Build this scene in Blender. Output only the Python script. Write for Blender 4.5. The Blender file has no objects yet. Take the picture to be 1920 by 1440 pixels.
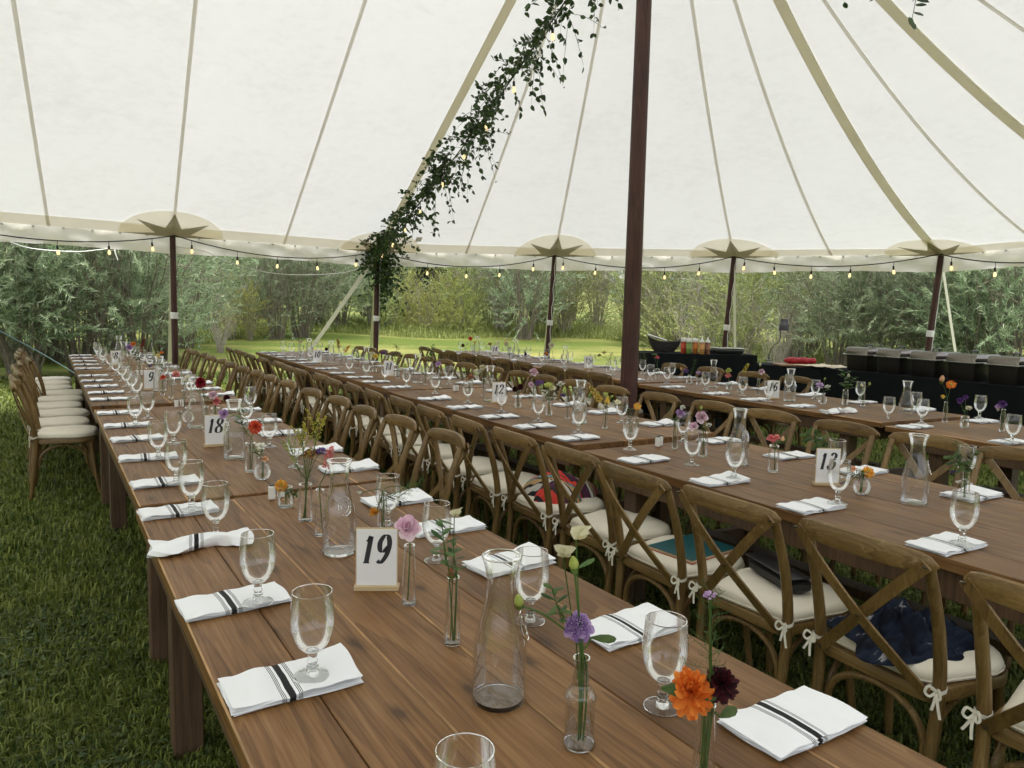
import bpy, math, random
import numpy as np
from mathutils import Matrix, Vector
random.seed(7)
RNG = np.random.default_rng(11)
sc = bpy.context.scene
COL = sc.collection
# ------------------------------------------------------------------ camera
FPX, PITCH, ROLL, HC = 1373.89, 0.0982, 0.0239, 1.4929
cp, sp, cr, sr = math.cos(PITCH), math.sin(PITCH), math.cos(ROLL), math.sin(ROLL)
CF = Vector((0, cp, -sp))
_R, _U = Vector((1, 0, 0)), Vector((0, sp, cp))
CR = cr*_R + sr*_U
CU = -sr*_R + cr*_U
CP = Vector((0, 0, HC))
cam = bpy.data.cameras.new('camera')
cam.sensor_fit = 'HORIZONTAL'; cam.sensor_width = 36; cam.lens = FPX/1920*36
cam.clip_start = 0.05; cam.clip_end = 2000
camo = bpy.data.objects.new('camera', cam); COL.objects.link(camo)
M3 = Matrix((CR, CU, -CF)).transposed()
camo.matrix_world = Matrix.Translation(CP) @ M3.to_4x4()
sc.camera = camo
# ------------------------------------------------------------------ world + sun
SUN_EL, SUN_AZ = math.radians(80), math.radians(200)
w = bpy.data.worlds.new('World'); sc.world = w; w.use_nodes = True
nt = w.node_tree; nt.nodes.clear()
sky = nt.nodes.new('ShaderNodeTexSky'); sky.sky_type = 'NISHITA'; sky.sun_disc = False
sky.sun_elevation = SUN_EL; sky.sun_rotation = SUN_AZ; sky.air_density = 1.0; sky.dust_density = 4.0; sky.ozone_density = 1.0
hsv = nt.nodes.new('ShaderNodeHueSaturation'); hsv.inputs['Saturation'].default_value = 0.35
bg = nt.nodes.new('ShaderNodeBackground'); bg.inputs['Strength'].default_value = 0.15
wo = nt.nodes.new('ShaderNodeOutputWorld')
nt.links.new(sky.outputs[0], hsv.inputs['Color']); nt.links.new(hsv.outputs[0], bg.inputs['Color']); nt.links.new(bg.outputs[0], wo.inputs[0])
sl = bpy.data.lights.new('sun', 'SUN'); sl.energy = 1.5; sl.angle = math.radians(30); sl.color = (1.0, 0.965, 0.92)
so = bpy.data.objects.new('sun', sl); COL.objects.link(so)
so.rotation_euler = Vector((math.sin(SUN_AZ)*math.cos(SUN_EL), math.cos(SUN_AZ)*math.cos(SUN_EL), math.sin(SUN_EL))).to_track_quat('Z', 'Y').to_euler()
so.location = (0, -20, 30)
vs = sc.view_settings
vs.view_transform = 'Standard'; vs.look = 'None'; vs.gamma = 1; vs.use_curve_mapping = False
vs.exposure = 1.66
cy = sc.cycles
cy.use_denoising = True; cy.max_bounces = 10; cy.diffuse_bounces = 4; cy.glossy_bounces = 4; cy.transmission_bounces = 8
cy.transparent_max_bounces = 24; cy.sample_clamp_indirect = 4.0; cy.caustics_reflective = False; cy.caustics_refractive = True
cy.use_adaptive_sampling = True; cy.adaptive_threshold = 0.015
# ------------------------------------------------------------------ helpers
def ray(u, v):
    return CR*((u-960)/FPX) - CU*((v-720)/FPX) + CF
def at(u, v, z):          # a photo pixel as a point on the horizontal plane z
    d = ray(u, v); return CP + d*((z-HC)/d.z)
def aty(u, v, y):         # ... or at the depth y
    d = ray(u, v); return CP + d*(y/d.y)

class MB:
    def __init__(s): s.v = []; s.f = []; s.m = []
    def add(s, V, F, mi=0):
        o = len(s.v); s.v += [tuple(p) for p in V]; s.f += [tuple(i+o for i in q) for q in F]; s.m += [mi]*len(F); return s
    def box(s, c, d, bev=0.0, rot=0, mi=0):
        x, y, z = d[0]/2, d[1]/2, d[2]/2
        b = min(bev, x*.9, y*.9, z*.9)
        V = []; F = []
        if b <= 0:
            for k in (-z, z):
                for q in ((-x, -y), (x, -y), (x, y), (-x, y)): V.append((q[0], q[1], k))
            F = [(3, 2, 1, 0), (4, 5, 6, 7), (0, 1, 5, 4), (1, 2, 6, 5), (2, 3, 7, 6), (3, 0, 4, 7)]
        else:
            lv = [(-z, b), (-z+b, 0), (z-b, 0), (z, b)]
            for k, ins in lv:
                xx, yy = x-ins, y-ins
                for q in ((-xx+b, -yy), (xx-b, -yy), (xx, -yy+b), (xx, yy-b), (xx-b, yy), (-xx+b, yy), (-xx, yy-b), (-xx, -yy+b)):
                    V.append((q[0], q[1], k))
            for l in range(3):
                for i in range(8):
                    j = (i+1) % 8; F.append((l*8+i, l*8+j, l*8+8+j, l*8+8+i))
            F.append(tuple(range(7, -1, -1))); F.append(tuple(range(24, 32)))
        cc, ss = math.cos(rot), math.sin(rot)
        V = [(c[0]+p[0]*cc-p[1]*ss, c[1]+p[0]*ss+p[1]*cc, c[2]+p[2]) for p in V]
        return s.add(V, F, mi)
    def tube(s, P, R, n=8, caps=True, mi=0, flat=1.0):
        P = [Vector(p) for p in P]; k = len(P)
        if not hasattr(R, '__len__'): R = [R]*k
        V = []; F = []; up = None
        for i, p in enumerate(P):
            t = (P[min(i+1, k-1)]-P[max(i-1, 0)]).normalized()
            if up is None: up = Vector((0, 0, 1)) if abs(t.z) < .9 else Vector((0, 1, 0))
            a = t.cross(up)
            a = a.normalized() if a.length > 1e-6 else Vector((1, 0, 0))
            b = a.cross(t).normalized(); up = b
            for j in range(n):
                th = 2*math.pi*j/n
                V.append(p + a*(R[i]*math.cos(th)) + b*(R[i]*flat*math.sin(th)))
        for i in range(k-1):
            for j in range(n):
                F.append((i*n+j, i*n+(j+1) % n, (i+1)*n+(j+1) % n, (i+1)*n+j))
        if caps: F.append(tuple(range(n-1, -1, -1))); F.append(tuple(range((k-1)*n, k*n)))
        return s.add(V, F, mi)
    def strip(s, P, N, wd, th, mi=0):
        # flat bar along P; N = face normal(s); wd across, th thick
        P = [Vector(p) for p in P]; k = len(P); V = []; F = []
        for i, p in enumerate(P):
            t = (P[min(i+1, k-1)]-P[max(i-1, 0)]).normalized()
            n_ = Vector(N[i] if hasattr(N[0], '__len__') else N); a = t.cross(n_).normalized(); n_ = a.cross(t).normalized()
            ww = wd[i] if hasattr(wd, '__len__') else wd
            for q in ((-1, -1), (1, -1), (1, 1), (-1, 1)): V.append(p + a*(q[0]*ww/2) + n_*(q[1]*th/2))
        for i in range(k-1):
            for j in range(4): F.append((i*4+j, i*4+(j+1) % 4, i*4+4+(j+1) % 4, i*4+4+j))
        F.append((3, 2, 1, 0)); F.append(tuple((k-1)*4+j for j in range(4)))
        return s.add(V, F, mi)
    def lathe(s, prof, n=24, mi=0, c=(0, 0, 0), wob=None):
        V = []; F = []; rows = []
        for r, z in prof:
            if r < 1e-6: rows.append([len(V)]); V.append((c[0], c[1], c[2]+z))
            else:
                ids = []
                for j in range(n):
                    th = 2*math.pi*j/n; rr = r*(1 if wob is None else wob(th, z))
                    ids.append(len(V)); V.append((c[0]+rr*math.cos(th), c[1]+rr*math.sin(th), c[2]+z))
                rows.append(ids)
        for a, b in zip(rows[:-1], rows[1:]):
            for j in range(n):
                j2 = (j+1) % n
                if len(a) == 1 and len(b) == 1: continue
                if len(a) == 1: F.append((a[0], b[j2], b[j]))
                elif len(b) == 1: F.append((a[j], a[j2], b[0]))
                else: F.append((a[j], a[j2], b[j2], b[j]))
        return s.add(V, F, mi)
    def mesh(s, name, mats, smooth=True):
        me = bpy.data.meshes.new(name); me.from_pydata(s.v, [], s.f)
        for m in (mats if isinstance(mats, (list, tuple)) else [mats]): me.materials.append(m)
        if any(s.m): me.polygons.foreach_set('material_index', s.m)
        if smooth: smooth_mesh(me)
        me.update(); return me
def smooth_mesh(me, ang=42):
    me.polygons.foreach_set('use_smooth', [True]*len(me.polygons))
    try: me.set_sharp_from_angle(angle=math.radians(ang))
    except Exception: pass
def np_mesh(name, V, F, mat, smooth=False):
    me = bpy.data.meshes.new(name); V = np.asarray(V, np.float32); F = np.asarray(F, np.int32)
    k = F.shape[1]; me.vertices.add(len(V)); me.vertices.foreach_set('co', V.ravel())
    me.loops.add(F.size); me.loops.foreach_set('vertex_index', F.ravel())
    me.polygons.add(len(F)); me.polygons.foreach_set('loop_start', np.arange(0, F.size, k, dtype=np.int32))
    try: me.polygons.foreach_set('loop_total', np.full(len(F), k, np.int32))
    except Exception: pass
    me.materials.append(mat); me.update(calc_edges=True); me.validate()
    if smooth: me.polygons.foreach_set('use_smooth', [True]*len(F))
    return me
def ob(name, me, parent=None, loc=None, rot=None, scale=None, kind=None):
    o = bpy.data.objects.new(name, me); COL.objects.link(o)
    if parent is not None: o.parent = parent
    if loc is not None: o.location = loc
    if rot is not None: o.rotation_euler = rot if hasattr(rot, '__len__') else (0, 0, rot)
    if scale is not None: o.scale = scale if hasattr(scale, '__len__') else (scale,)*3
    if kind: o['kind'] = kind
    return o
def tag(o, label, cat, group=None):
    o['label'] = label; o['category'] = cat
    if group: o['group'] = group
    return o
def root(name, label, cat, loc=(0, 0, 0), rot=0, group=None, scale=None):
    return tag(ob(name, None, None, loc, rot, scale), label, cat, group)
def sm(P, n):             # smooth polyline through control points
    P = [Vector(p) for p in P]; out = []
    for i in range(len(P)-1):
        p0, p1, p2, p3 = P[max(i-1, 0)], P[i], P[i+1], P[min(i+2, len(P)-1)]
        for k in range(n):
            t = k/n
            out.append(.5*((2*p1)+(p2-p0)*t+(2*p0-5*p1+4*p2-p3)*t*t+(3*p1-p0-3*p2+p3)*t**3))
    out.append(P[-1]); return out
# ------------------------------------------------------------------ materials
def newmat(name):
    m = bpy.data.materials.new(name); m.use_nodes = True
    nt = m.node_tree; b = nt.nodes['Principled BSDF']; return m, nt, b
def N(nt, t, **kw):
    n = nt.nodes.new('ShaderNode'+t)
    for k, v in kw.items(): setattr(n, k, v)
    return n
def ramp(nt, stops, fac=None, interp='LINEAR'):
    r = N(nt, 'ValToRGB'); r.color_ramp.interpolation = interp
    e = r.color_ramp.elements
    while len(e) > 1: e.remove(e[-1])
    e[0].position = stops[0][0]; e[0].color = (*stops[0][1], 1)
    for p, c in stops[1:]:
        q = e.new(p); q.color = (*c, 1)
    if fac is not None: nt.links.new(fac, r.inputs[0])
    return r
def noise(nt, vec=None, scale=5, detail=4, rough=.55, dist=0):
    n = N(nt, 'TexNoise'); n.inputs['Scale'].default_value = scale; n.inputs['Detail'].default_value = detail
    n.inputs['Roughness'].default_value = rough; n.inputs['Distortion'].default_value = dist
    if vec is not None: nt.links.new(vec, n.inputs['Vector'])
    return n
def mapping(nt, src, scale=(1, 1, 1), loc=(0, 0, 0)):
    m = N(nt, 'Mapping'); m.inputs['Scale'].default_value = scale; m.inputs['Location'].default_value = loc
    nt.links.new(src, m.inputs['Vector']); return m.outputs[0]
def math_(nt, op, a, b=None, c=None):
    m = N(nt, 'Math', operation=op)
    for i, x in enumerate((a, b, c)):
        if x is None: continue
        if hasattr(x, 'links'): nt.links.new(x, m.inputs[i])
        else: m.inputs[i].default_value = x
    return m.outputs[0]
def mix(nt, fac, a, b, blend='MIX'):
    m = N(nt, 'Mix', data_type='RGBA', blend_type=blend)
    for k, x in ((0, fac), (6, a), (7, b)):
        if hasattr(x, 'links'): nt.links.new(x, m.inputs[k])
        else: m.inputs[k].default_value = x if k == 0 else (*x, 1)
    return m.outputs[2]
def bump(nt, h, strength=.2, dist=.005):
    b = N(nt, 'Bump'); b.inputs['Strength'].default_value = strength; b.inputs['Distance'].default_value = dist
    nt.links.new(h, b.inputs['Height']); return b.outputs[0]
def simple(name, col, rough=.6, metal=0, var=0, vscale=8, spec=.5, bstr=0, bscale=60):
    m, nt, b = newmat(name); b.inputs['Roughness'].default_value = rough; b.inputs['Metallic'].default_value = metal
    b.inputs['Specular IOR Level'].default_value = spec
    b.inputs['Base Color'].default_value = (*col, 1)
    tc = N(nt, 'TexCoord')
    if var:
        n = noise(nt, tc.outputs['Object'], vscale)
        r = ramp(nt, [(.3, tuple(c*(1-var) for c in col)), (.7, tuple(min(1, c*(1+var)) for c in col))], n.outputs[0])
        nt.links.new(r.outputs[0], b.inputs['Base Color'])
    if bstr:
        n2 = noise(nt, tc.outputs['Object'], bscale, 3)
        nt.links.new(bump(nt, n2.outputs[0], bstr, .003), b.inputs['Normal'])
    return m
MAT = {}
def wood(name, dark, mid, light, rough=.45, axis=1, rnd=.35, spec=.5, fine=1.0, scuff=0.0, knots=True):
    m, nt, b = newmat(name)
    tc = N(nt, 'TexCoord'); oi = N(nt, 'ObjectInfo')
    off = N(nt, 'VectorMath', operation='MULTIPLY_ADD')
    cmb = N(nt, 'CombineXYZ')
    for k, f in enumerate((37.1, 91.7, 13.3)): nt.links.new(math_(nt, 'MULTIPLY', oi.outputs['Random'], f), cmb.inputs[k])
    add = N(nt, 'VectorMath', operation='ADD'); nt.links.new(tc.outputs['Object'], add.inputs[0]); nt.links.new(cmb.outputs[0], add.inputs[1])
    s = [8*fine]*3; s[axis] = .45*fine
    v = mapping(nt, add.outputs[0], tuple(s))
    # growth rings: distorted distance field sampled through waves
    n1 = noise(nt, v, 1.0, 2, .4, .15)
    rings = math_(nt, 'FRACT', math_(nt, 'MULTIPLY', n1.outputs[0], 9.0))
    rings = math_(nt, 'POWER', math_(nt, 'SUBTRACT', 1.0, rings), 2.0)
    s2 = [150*fine]*3; s2[axis] = 5*fine
    n2 = noise(nt, mapping(nt, add.outputs[0], tuple(s2)), 1.0, 3, .6)
    n3 = noise(nt, mapping(nt, add.outputs[0], (1.6, 1.6, 1.6)), 1.5, 3, .6)
    f = math_(nt, 'ADD', math_(nt, 'MULTIPLY', rings, .17), math_(nt, 'MULTIPLY', n2.outputs[0], .60))
    f = math_(nt, 'ADD', f, math_(nt, 'MULTIPLY', n3.outputs[0], .48))
    r = ramp(nt, [(.36, light), (.58, mid), (.86, dark)], f)
    hv = N(nt, 'HueSaturation'); nt.links.new(r.outputs[0], hv.inputs['Color'])
    nt.links.new(math_(nt, 'MULTIPLY_ADD', oi.outputs['Random'], rnd, 1-rnd/2), hv.inputs['Value'])
    col = hv.outputs[0]
    if knots:
        vo = N(nt, 'TexVoronoi', feature='F1', voronoi_dimensions='2D'); vo.inputs['Scale'].default_value = 1.0
        sk = [7.0]*3; sk[axis] = 2.6
        nd = noise(nt, add.outputs[0], 9, 2)
        vv = N(nt, 'VectorMath', operation='MULTIPLY_ADD')
        nt.links.new(nd.outputs['Color'], vv.inputs[0]); vv.inputs[1].default_value = (.05, .05, .05); nt.links.new(add.outputs[0], vv.inputs[2])
        nt.links.new(mapping(nt, vv.outputs[0], tuple(sk)), vo.inputs['Vector'])
        kr = ramp(nt, [(.035, (1, 1, 1)), (.09, (.35, .35, .35)), (.16, (0, 0, 0))], vo.outputs['Distance'])
        wn = N(nt, 'SeparateColor'); nt.links.new(vo.outputs['Color'], wn.inputs[0])
        kk = math_(nt, 'MULTIPLY', kr.outputs[0], math_(nt, 'GREATER_THAN', wn.outputs[0], .66))
        col = mix(nt, math_(nt, 'MULTIPLY', kk, .75), col, tuple(c*.35 for c in dark))
    if scuff:
        ns = noise(nt, mapping(nt, add.outputs[0], (1, 1, 1)), 26, 5, .7)
        rs = ramp(nt, [(.62, (0, 0, 0)), (.72, (1, 1, 1))], ns.outputs[0])
        col = mix(nt, math_(nt, 'MULTIPLY', rs.outputs[0], scuff), col, (.36, .26, .14))
    nt.links.new(col, b.inputs['Base Color'])
    b.inputs['Roughness'].default_value = rough; b.inputs['Specular IOR Level'].default_value = spec
    rr = math_(nt, 'MULTIPLY_ADD', n2.outputs[0], .22, rough-.11); nt.links.new(rr, b.inputs['Roughness'])
    nt.links.new(bump(nt, n2.outputs[0], .22, .0012), b.inputs['Normal'])
    return m
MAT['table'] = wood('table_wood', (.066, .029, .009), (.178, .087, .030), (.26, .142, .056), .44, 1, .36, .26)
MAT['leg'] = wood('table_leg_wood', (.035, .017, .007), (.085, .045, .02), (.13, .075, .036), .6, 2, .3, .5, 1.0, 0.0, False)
MAT['chair'] = wood('chair_wood', (.064, .035, .010), (.165, .098, .030), (.235, .150, .056), .42, 2, .3, .5, 1.6, .55, False)
MAT['chair_rail'] = wood('chair_rail_wood', (.066, .037, .011), (.175, .104, .032), (.26, .165, .062), .42, 0, .3, .5, 1.6, .75, False)
MAT['pole'] = wood('pole_wood', (.022, .007, .006), (.055, .018, .014), (.085, .032, .024), .5, 2, .2, .4, 1.2, 0, False)
MAT['board'] = wood('board_wood', (.20, .10, .05), (.36, .20, .10), (.5, .3, .17), .5, 0, .2)
def fabric(name, col, transl, rough=.9, var=.04, vs_=3, bstr=.15, bsc=300):
    m, nt, b = newmat(name)
    tc = N(nt, 'TexCoord'); n = noise(nt, tc.outputs['Object'], vs_, 6, .65)
    c = ramp(nt, [(.25, tuple(k*(1-var) for k in col)), (.75, tuple(min(1, k*(1+var)) for k in col))], n.outputs[0])
    nt.links.new(c.outputs[0], b.inputs['Base Color']); b.inputs['Roughness'].default_value = rough; b.inputs['Specular IOR Level'].default_value = .15
    if bstr:
        n2 = noise(nt, tc.outputs['Object'], bsc, 2); nt.links.new(bump(nt, n2.outputs[0], bstr, .002), b.inputs['Normal'])
    if transl:
        t = N(nt, 'BsdfTranslucent'); nt.links.new(c.outputs[0], t.inputs['Color'])
        mx = N(nt, 'MixShader'); mx.inputs[0].default_value = transl
        nt.links.new(b.outputs[0], mx.inputs[1]); nt.links.new(t.outputs[0], mx.inputs[2])
        nt.links.new(mx.outputs[0], nt.nodes['Material Output'].inputs[0])
    return m
def sailcloth():
    m, nt, b = newmat('sailcloth')
    tc = N(nt, 'TexCoord')
    n = noise(nt, tc.outputs['Object'], .9, 7, .68); n2 = noise(nt, mapping(nt, tc.outputs['Object'], (3, 3, 9)), 2.2, 6, .75)
    f = math_(nt, 'MULTIPLY_ADD', n2.outputs[0], .5, math_(nt, 'MULTIPLY', n.outputs[0], .5))
    c = ramp(nt, [(.34, (.835, .836, .826)), (.50, (.900, .903, .896)), (.68, (.926, .930, .926))], f)
    # faint crease lines where the cloth was folded
    vo = N(nt, 'TexWave', wave_type='BANDS', bands_direction='Z'); vo.inputs['Scale'].default_value = .45; vo.inputs['Distortion'].default_value = 5.0; vo.inputs['Detail'].default_value = 4; vo.inputs['Detail Scale'].default_value = .8
    nt.links.new(tc.outputs['Object'], vo.inputs['Vector'])
    cr_ = ramp(nt, [(.0, (1, 1, 1)), (.006, (0, 0, 0))], vo.outputs['Fac'])
    nbk = ramp(nt, [(.50, (0, 0, 0)), (.62, (1, 1, 1))], noise(nt, tc.outputs['Object'], 1.7, 5, .7).outputs[0])
    c2 = mix(nt, math_(nt, 'MULTIPLY', math_(nt, 'MULTIPLY', cr_.outputs[0], nbk.outputs[0]), .14), c.outputs[0], (.66, .65, .62))
    nt.links.new(c2, b.inputs['Base Color']); b.inputs['Roughness'].default_value = .9; b.inputs['Specular IOR Level'].default_value = .1
    t = N(nt, 'BsdfTranslucent'); nt.links.new(c2, t.inputs['Color'])
    mx = N(nt, 'MixShader'); mx.inputs[0].default_value = .20
    nt.links.new(b.outputs[0], mx.inputs[1]); nt.links.new(t.outputs[0], mx.inputs[2])
    nt.links.new(mx.outputs[0], nt.nodes['Material Output'].inputs[0]); return m
MAT['sail'] = sailcloth()
MAT['seam'] = fabric('seam_fabric', (.85, .83, .78), .78, bstr=0)
MAT['ridge'] = fabric('ridge_webbing_fabric', (.80, .77, .65), .70, bstr=0)
MAT['patch'] = fabric('patch_fabric', (.90, .86, .73), .80, bstr=0)
MAT['star'] = fabric('star_fabric', (.42, .40, .31), .6, bstr=0)
MAT['band'] = fabric('band_fabric', (.86, .82, .70), .64, bstr=0)
MAT['valance'] = fabric('valance_fabric', (.84, .80, .72), .40, bstr=0)
MAT['cushion'] = fabric('cushion_fabric', (.74, .69, .57), 0, .85, .06, 14, .2, 200)
MAT['tie'] = fabric('tie_fabric', (.78, .74, .64), 0, .85)
MAT['white_strap'] = fabric('strap_fabric', (.74, .72, .58), 0, .8)
MAT['black'] = fabric('black_cloth', (.006, .008, .009), 0, .85, .2, 3)
def napkin_mat():
    m, nt, b = newmat('napkin_cloth'); tc = N(nt, 'TexCoord'); sx = N(nt, 'SeparateXYZ')
    nz = noise(nt, tc.outputs['Object'], 14, 2)
    nt.links.new(tc.outputs['Object'], sx.inputs[0])
    x = math_(nt, 'MULTIPLY', math_(nt, 'ABSOLUTE', math_(nt, 'ADD', sx.outputs[0], math_(nt, 'MULTIPLY_ADD', nz.outputs[0], .006, .012))), 30.0)
    g = (.055, .055, .055); k = (.018, .018, .017); wt = (.87, .88, .90)
    r = ramp(nt, [(0, k), (.19, wt), (.36, g), (.405, wt), (.45, g), (.495, wt), (.54, g), (.585, wt)], x, 'CONSTANT')
    nt.links.new(r.outputs[0], b.inputs['Base Color']); b.inputs['Roughness'].default_value = .9; b.inputs['Specular IOR Level'].default_value = .1
    b.inputs['Sheen Weight'].default_value = .1
    n2 = noise(nt, tc.outputs['Object'], 500, 2); nt.links.new(bump(nt, n2.outputs[0], .12, .001), b.inputs['Normal']); return m
MAT['napkin'] = napkin_mat()
def glass(name, tint=(.985, .99, .985), edge=(.58, .62, .60), rough=.05):
    m, nt, b = newmat(name); nt.nodes.remove(b)
    lw = N(nt, 'LayerWeight'); lw.inputs['Blend'].default_value = .5
    r = ramp(nt, [(0, tint), (.72, tint), (.90, tuple(.8*a+.2*c for a, c in zip(tint, edge))), (1, edge)], lw.outputs['Facing'])
    tr = N(nt, 'BsdfTransparent'); nt.links.new(r.outputs[0], tr.inputs['Color'])
    gl = N(nt, 'BsdfGlossy'); gl.inputs['Roughness'].default_value = rough; gl.inputs['Color'].default_value = (1, 1, 1, 1)
    fr = N(nt, 'Fresnel'); fr.inputs['IOR'].default_value = 1.5
    f2 = math_(nt, 'MINIMUM', math_(nt, 'MULTIPLY', fr.outputs[0], 1.35), .7)
    mx = N(nt, 'MixShader'); nt.links.new(f2, mx.inputs[0]); nt.links.new(tr.outputs[0], mx.inputs[1]); nt.links.new(gl.outputs[0], mx.inputs[2])
    nt.links.new(mx.outputs[0], nt.nodes['Material Output'].inputs[0]); return m
MAT['glass'] = glass('clear_glass')
MAT['green_glass'] = glass('pale_green_glass', (.965, .985, .97), (.42, .52, .46))
def solidglass():
    m, nt, b = newmat('solid_glass'); b.inputs['Transmission Weight'].default_value = 1; b.inputs['Roughness'].default_value = .03; b.inputs['IOR'].default_value = 1.45
    b.inputs['Base Color'].default_value = (.97, .985, .98, 1); return m
MAT['solid_glass'] = solidglass()
MAT['card'] = simple('card_paper', (.80, .80, .82), .6)
MAT['ink'] = simple('ink', (.025, .025, .03), .7)
MAT['gold'] = simple('gold_edge', (.55, .42, .24), .5, 0)
MAT['ceramic'] = simple('white_ceramic', (.78, .77, .74), .25)
MAT['darkmetal'] = simple('dark_metal', (.02, .02, .02), .35, 0)
MAT['rivet'] = simple('rivet_metal', (.10, .08, .05), .4, .6)
MAT['chrome'] = simple('steel', (.5, .5, .48), .3, 1)
MAT['lidmetal'] = simple('lid_metal', (.19, .17, .145), .22, 1.0)
MAT['chafer'] = simple('chafer_black', (.012, .009, .007), .45, 0, .3, 5)
MAT['cable'] = simple('black_cable', (.008, .008, .008), .5)
MAT['whitecable'] = simple('white_cable', (.72, .73, .70), .5)
MAT['bluerope'] = simple('blue_rope', (.22, .36, .42), .7)
MAT['tape'] = simple('white_tape', (.75, .74, .70), .6)
def bulbmat():
    m, nt, b = newmat('bulb_glow'); b.inputs['Base Color'].default_value = (.9, .8, .55, 1); b.inputs['Emission Color'].default_value = (1, .72, .32, 1)
    b.inputs['Emission Strength'].default_value = .4; b.inputs['Roughness'].default_value = .1; return m
MAT['bulb'] = bulbmat()
def leafmat(name, c1, c2, transl=.3, rough=.55, rnd=.5, sc_=2.2, huev=.03):
    m, nt, b = newmat(name); tc = N(nt, 'TexCoord'); oi = N(nt, 'ObjectInfo'); gi = N(nt, 'NewGeometry')
    n = noise(nt, tc.outputs['Object'], sc_, 4, .6)
    f = math_(nt, 'ADD', math_(nt, 'MULTIPLY', n.outputs[0], .75), math_(nt, 'MULTIPLY_ADD', gi.outputs['Random Per Island'], .6, -.16))
    r = ramp(nt, [(.25, c1), (.75, c2)], f)
    hv = N(nt, 'HueSaturation'); nt.links.new(r.outputs[0], hv.inputs['Color'])
    nt.links.new(math_(nt, 'MULTIPLY_ADD', oi.outputs['Random'], rnd, 1-rnd/2), hv.inputs['Value'])
    nt.links.new(math_(nt, 'MULTIPLY_ADD', oi.outputs['Random'], huev, .5-huev/2), hv.inputs['Hue'])
    nt.links.new(hv.outputs[0], b.inputs['Base Color']); b.inputs['Roughness'].default_value = rough; b.inputs['Specular IOR Level'].default_value = .3
    t = N(nt, 'BsdfTranslucent'); nt.links.new(hv.outputs[0], t.inputs['Color'])
    mx = N(nt, 'MixShader'); mx.inputs[0].default_value = transl
    nt.links.new(b.outputs[0], mx.inputs[1]); nt.links.new(t.outputs[0], mx.inputs[2]); nt.links.new(mx.outputs[0], nt.nodes['Material Output'].inputs[0])
    return m
MAT['willow'] = leafmat('willow_leaf', (.12, .18, .085), (.44, .52, .33), .40, .42)
MAT['olive'] = leafmat('olive_leaf', (.15, .19, .055), (.47, .51, .22), .40, .42)
MAT['yellowleaf'] = leafmat('yellow_leaf', (.20, .23, .05), (.50, .51, .17), .40, .45)
MAT['conifer'] = leafmat('conifer_needle', (.012, .03, .016), (.04, .075, .04), .1)
MAT['twig'] = simple('grey_twig', (.30, .27, .21), .8, 0, .4, 6)
MAT['bark'] = simple('willow_bark', (.17, .145, .105), .85, 0, .4, 8)
MAT['drytwig'] = simple('dry_twig', (.36, .32, .27), .85, 0, .35, 6)
MAT['grass'] = leafmat('grass_blade', (.040, .074, .010), (.245, .275, .060), .3, .45, 0, 2.6)
MAT['meadow'] = leafmat('meadow_blade', (.11, .15, .03), (.32, .34, .11), .3, .6, .2, .8)
MAT['vine'] = leafmat('vine_leaf', (.018, .045, .014), (.06, .11, .035), .3, .4, 0, 6)
MAT['stem'] = leafmat('flower_stem', (.05, .10, .02), (.14, .21, .05), .1, .5, .4, 30)
MAT['fleaf'] = leafmat('flower_leaf', (.035, .085, .02), (.10, .17, .045), .25, .45, .5, 30)
def petal(name, c1, c2):
    return leafmat('petal_'+name, c1, c2, .35, .7, .2, 60, 0)
PET = {
 'orange': petal('orange', (.62, .13, .015), (.85, .30, .05)), 'coral': petal('coral', (.62, .07, .03), (.80, .18, .09)),
 'maroon': petal('maroon', (.025, .004, .008), (.085, .010, .018)), 'red': petal('red', (.16, .008, .016), (.34, .02, .04)), 'purple': petal('purple', (.30, .17, .46), (.60, .42, .72)),
 'violet': petal('violet', (.08, .03, .16), (.20, .09, .32)), 'pink': petal('pink', (.66, .42, .54), (.88, .72, .79)), 'hot': petal('hot', (.62, .14, .18), (.85, .35, .33)),
 'cream': petal('cream', (.68, .64, .42), (.86, .83, .68)), 'white': petal('white', (.70, .70, .60), (.85, .85, .78)), 'yellow': petal('yellow', (.70, .48, .06), (.86, .70, .22)),
 'gold': petal('gold', (.42, .36, .04), (.62, .56, .12)), 'amber': petal('amber', (.65, .27, .03), (.85, .50, .10)), 'peach': petal('peach', (.75, .40, .22), (.88, .62, .42)), 'rust': petal('rust', (.26, .07, .03), (.5, .19, .09)),
 'lilac': petal('lilac', (.42, .26, .52), (.68, .50, .74)), 'lime': petal('lime', (.35, .42, .07), (.55, .60, .2)),
}
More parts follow.
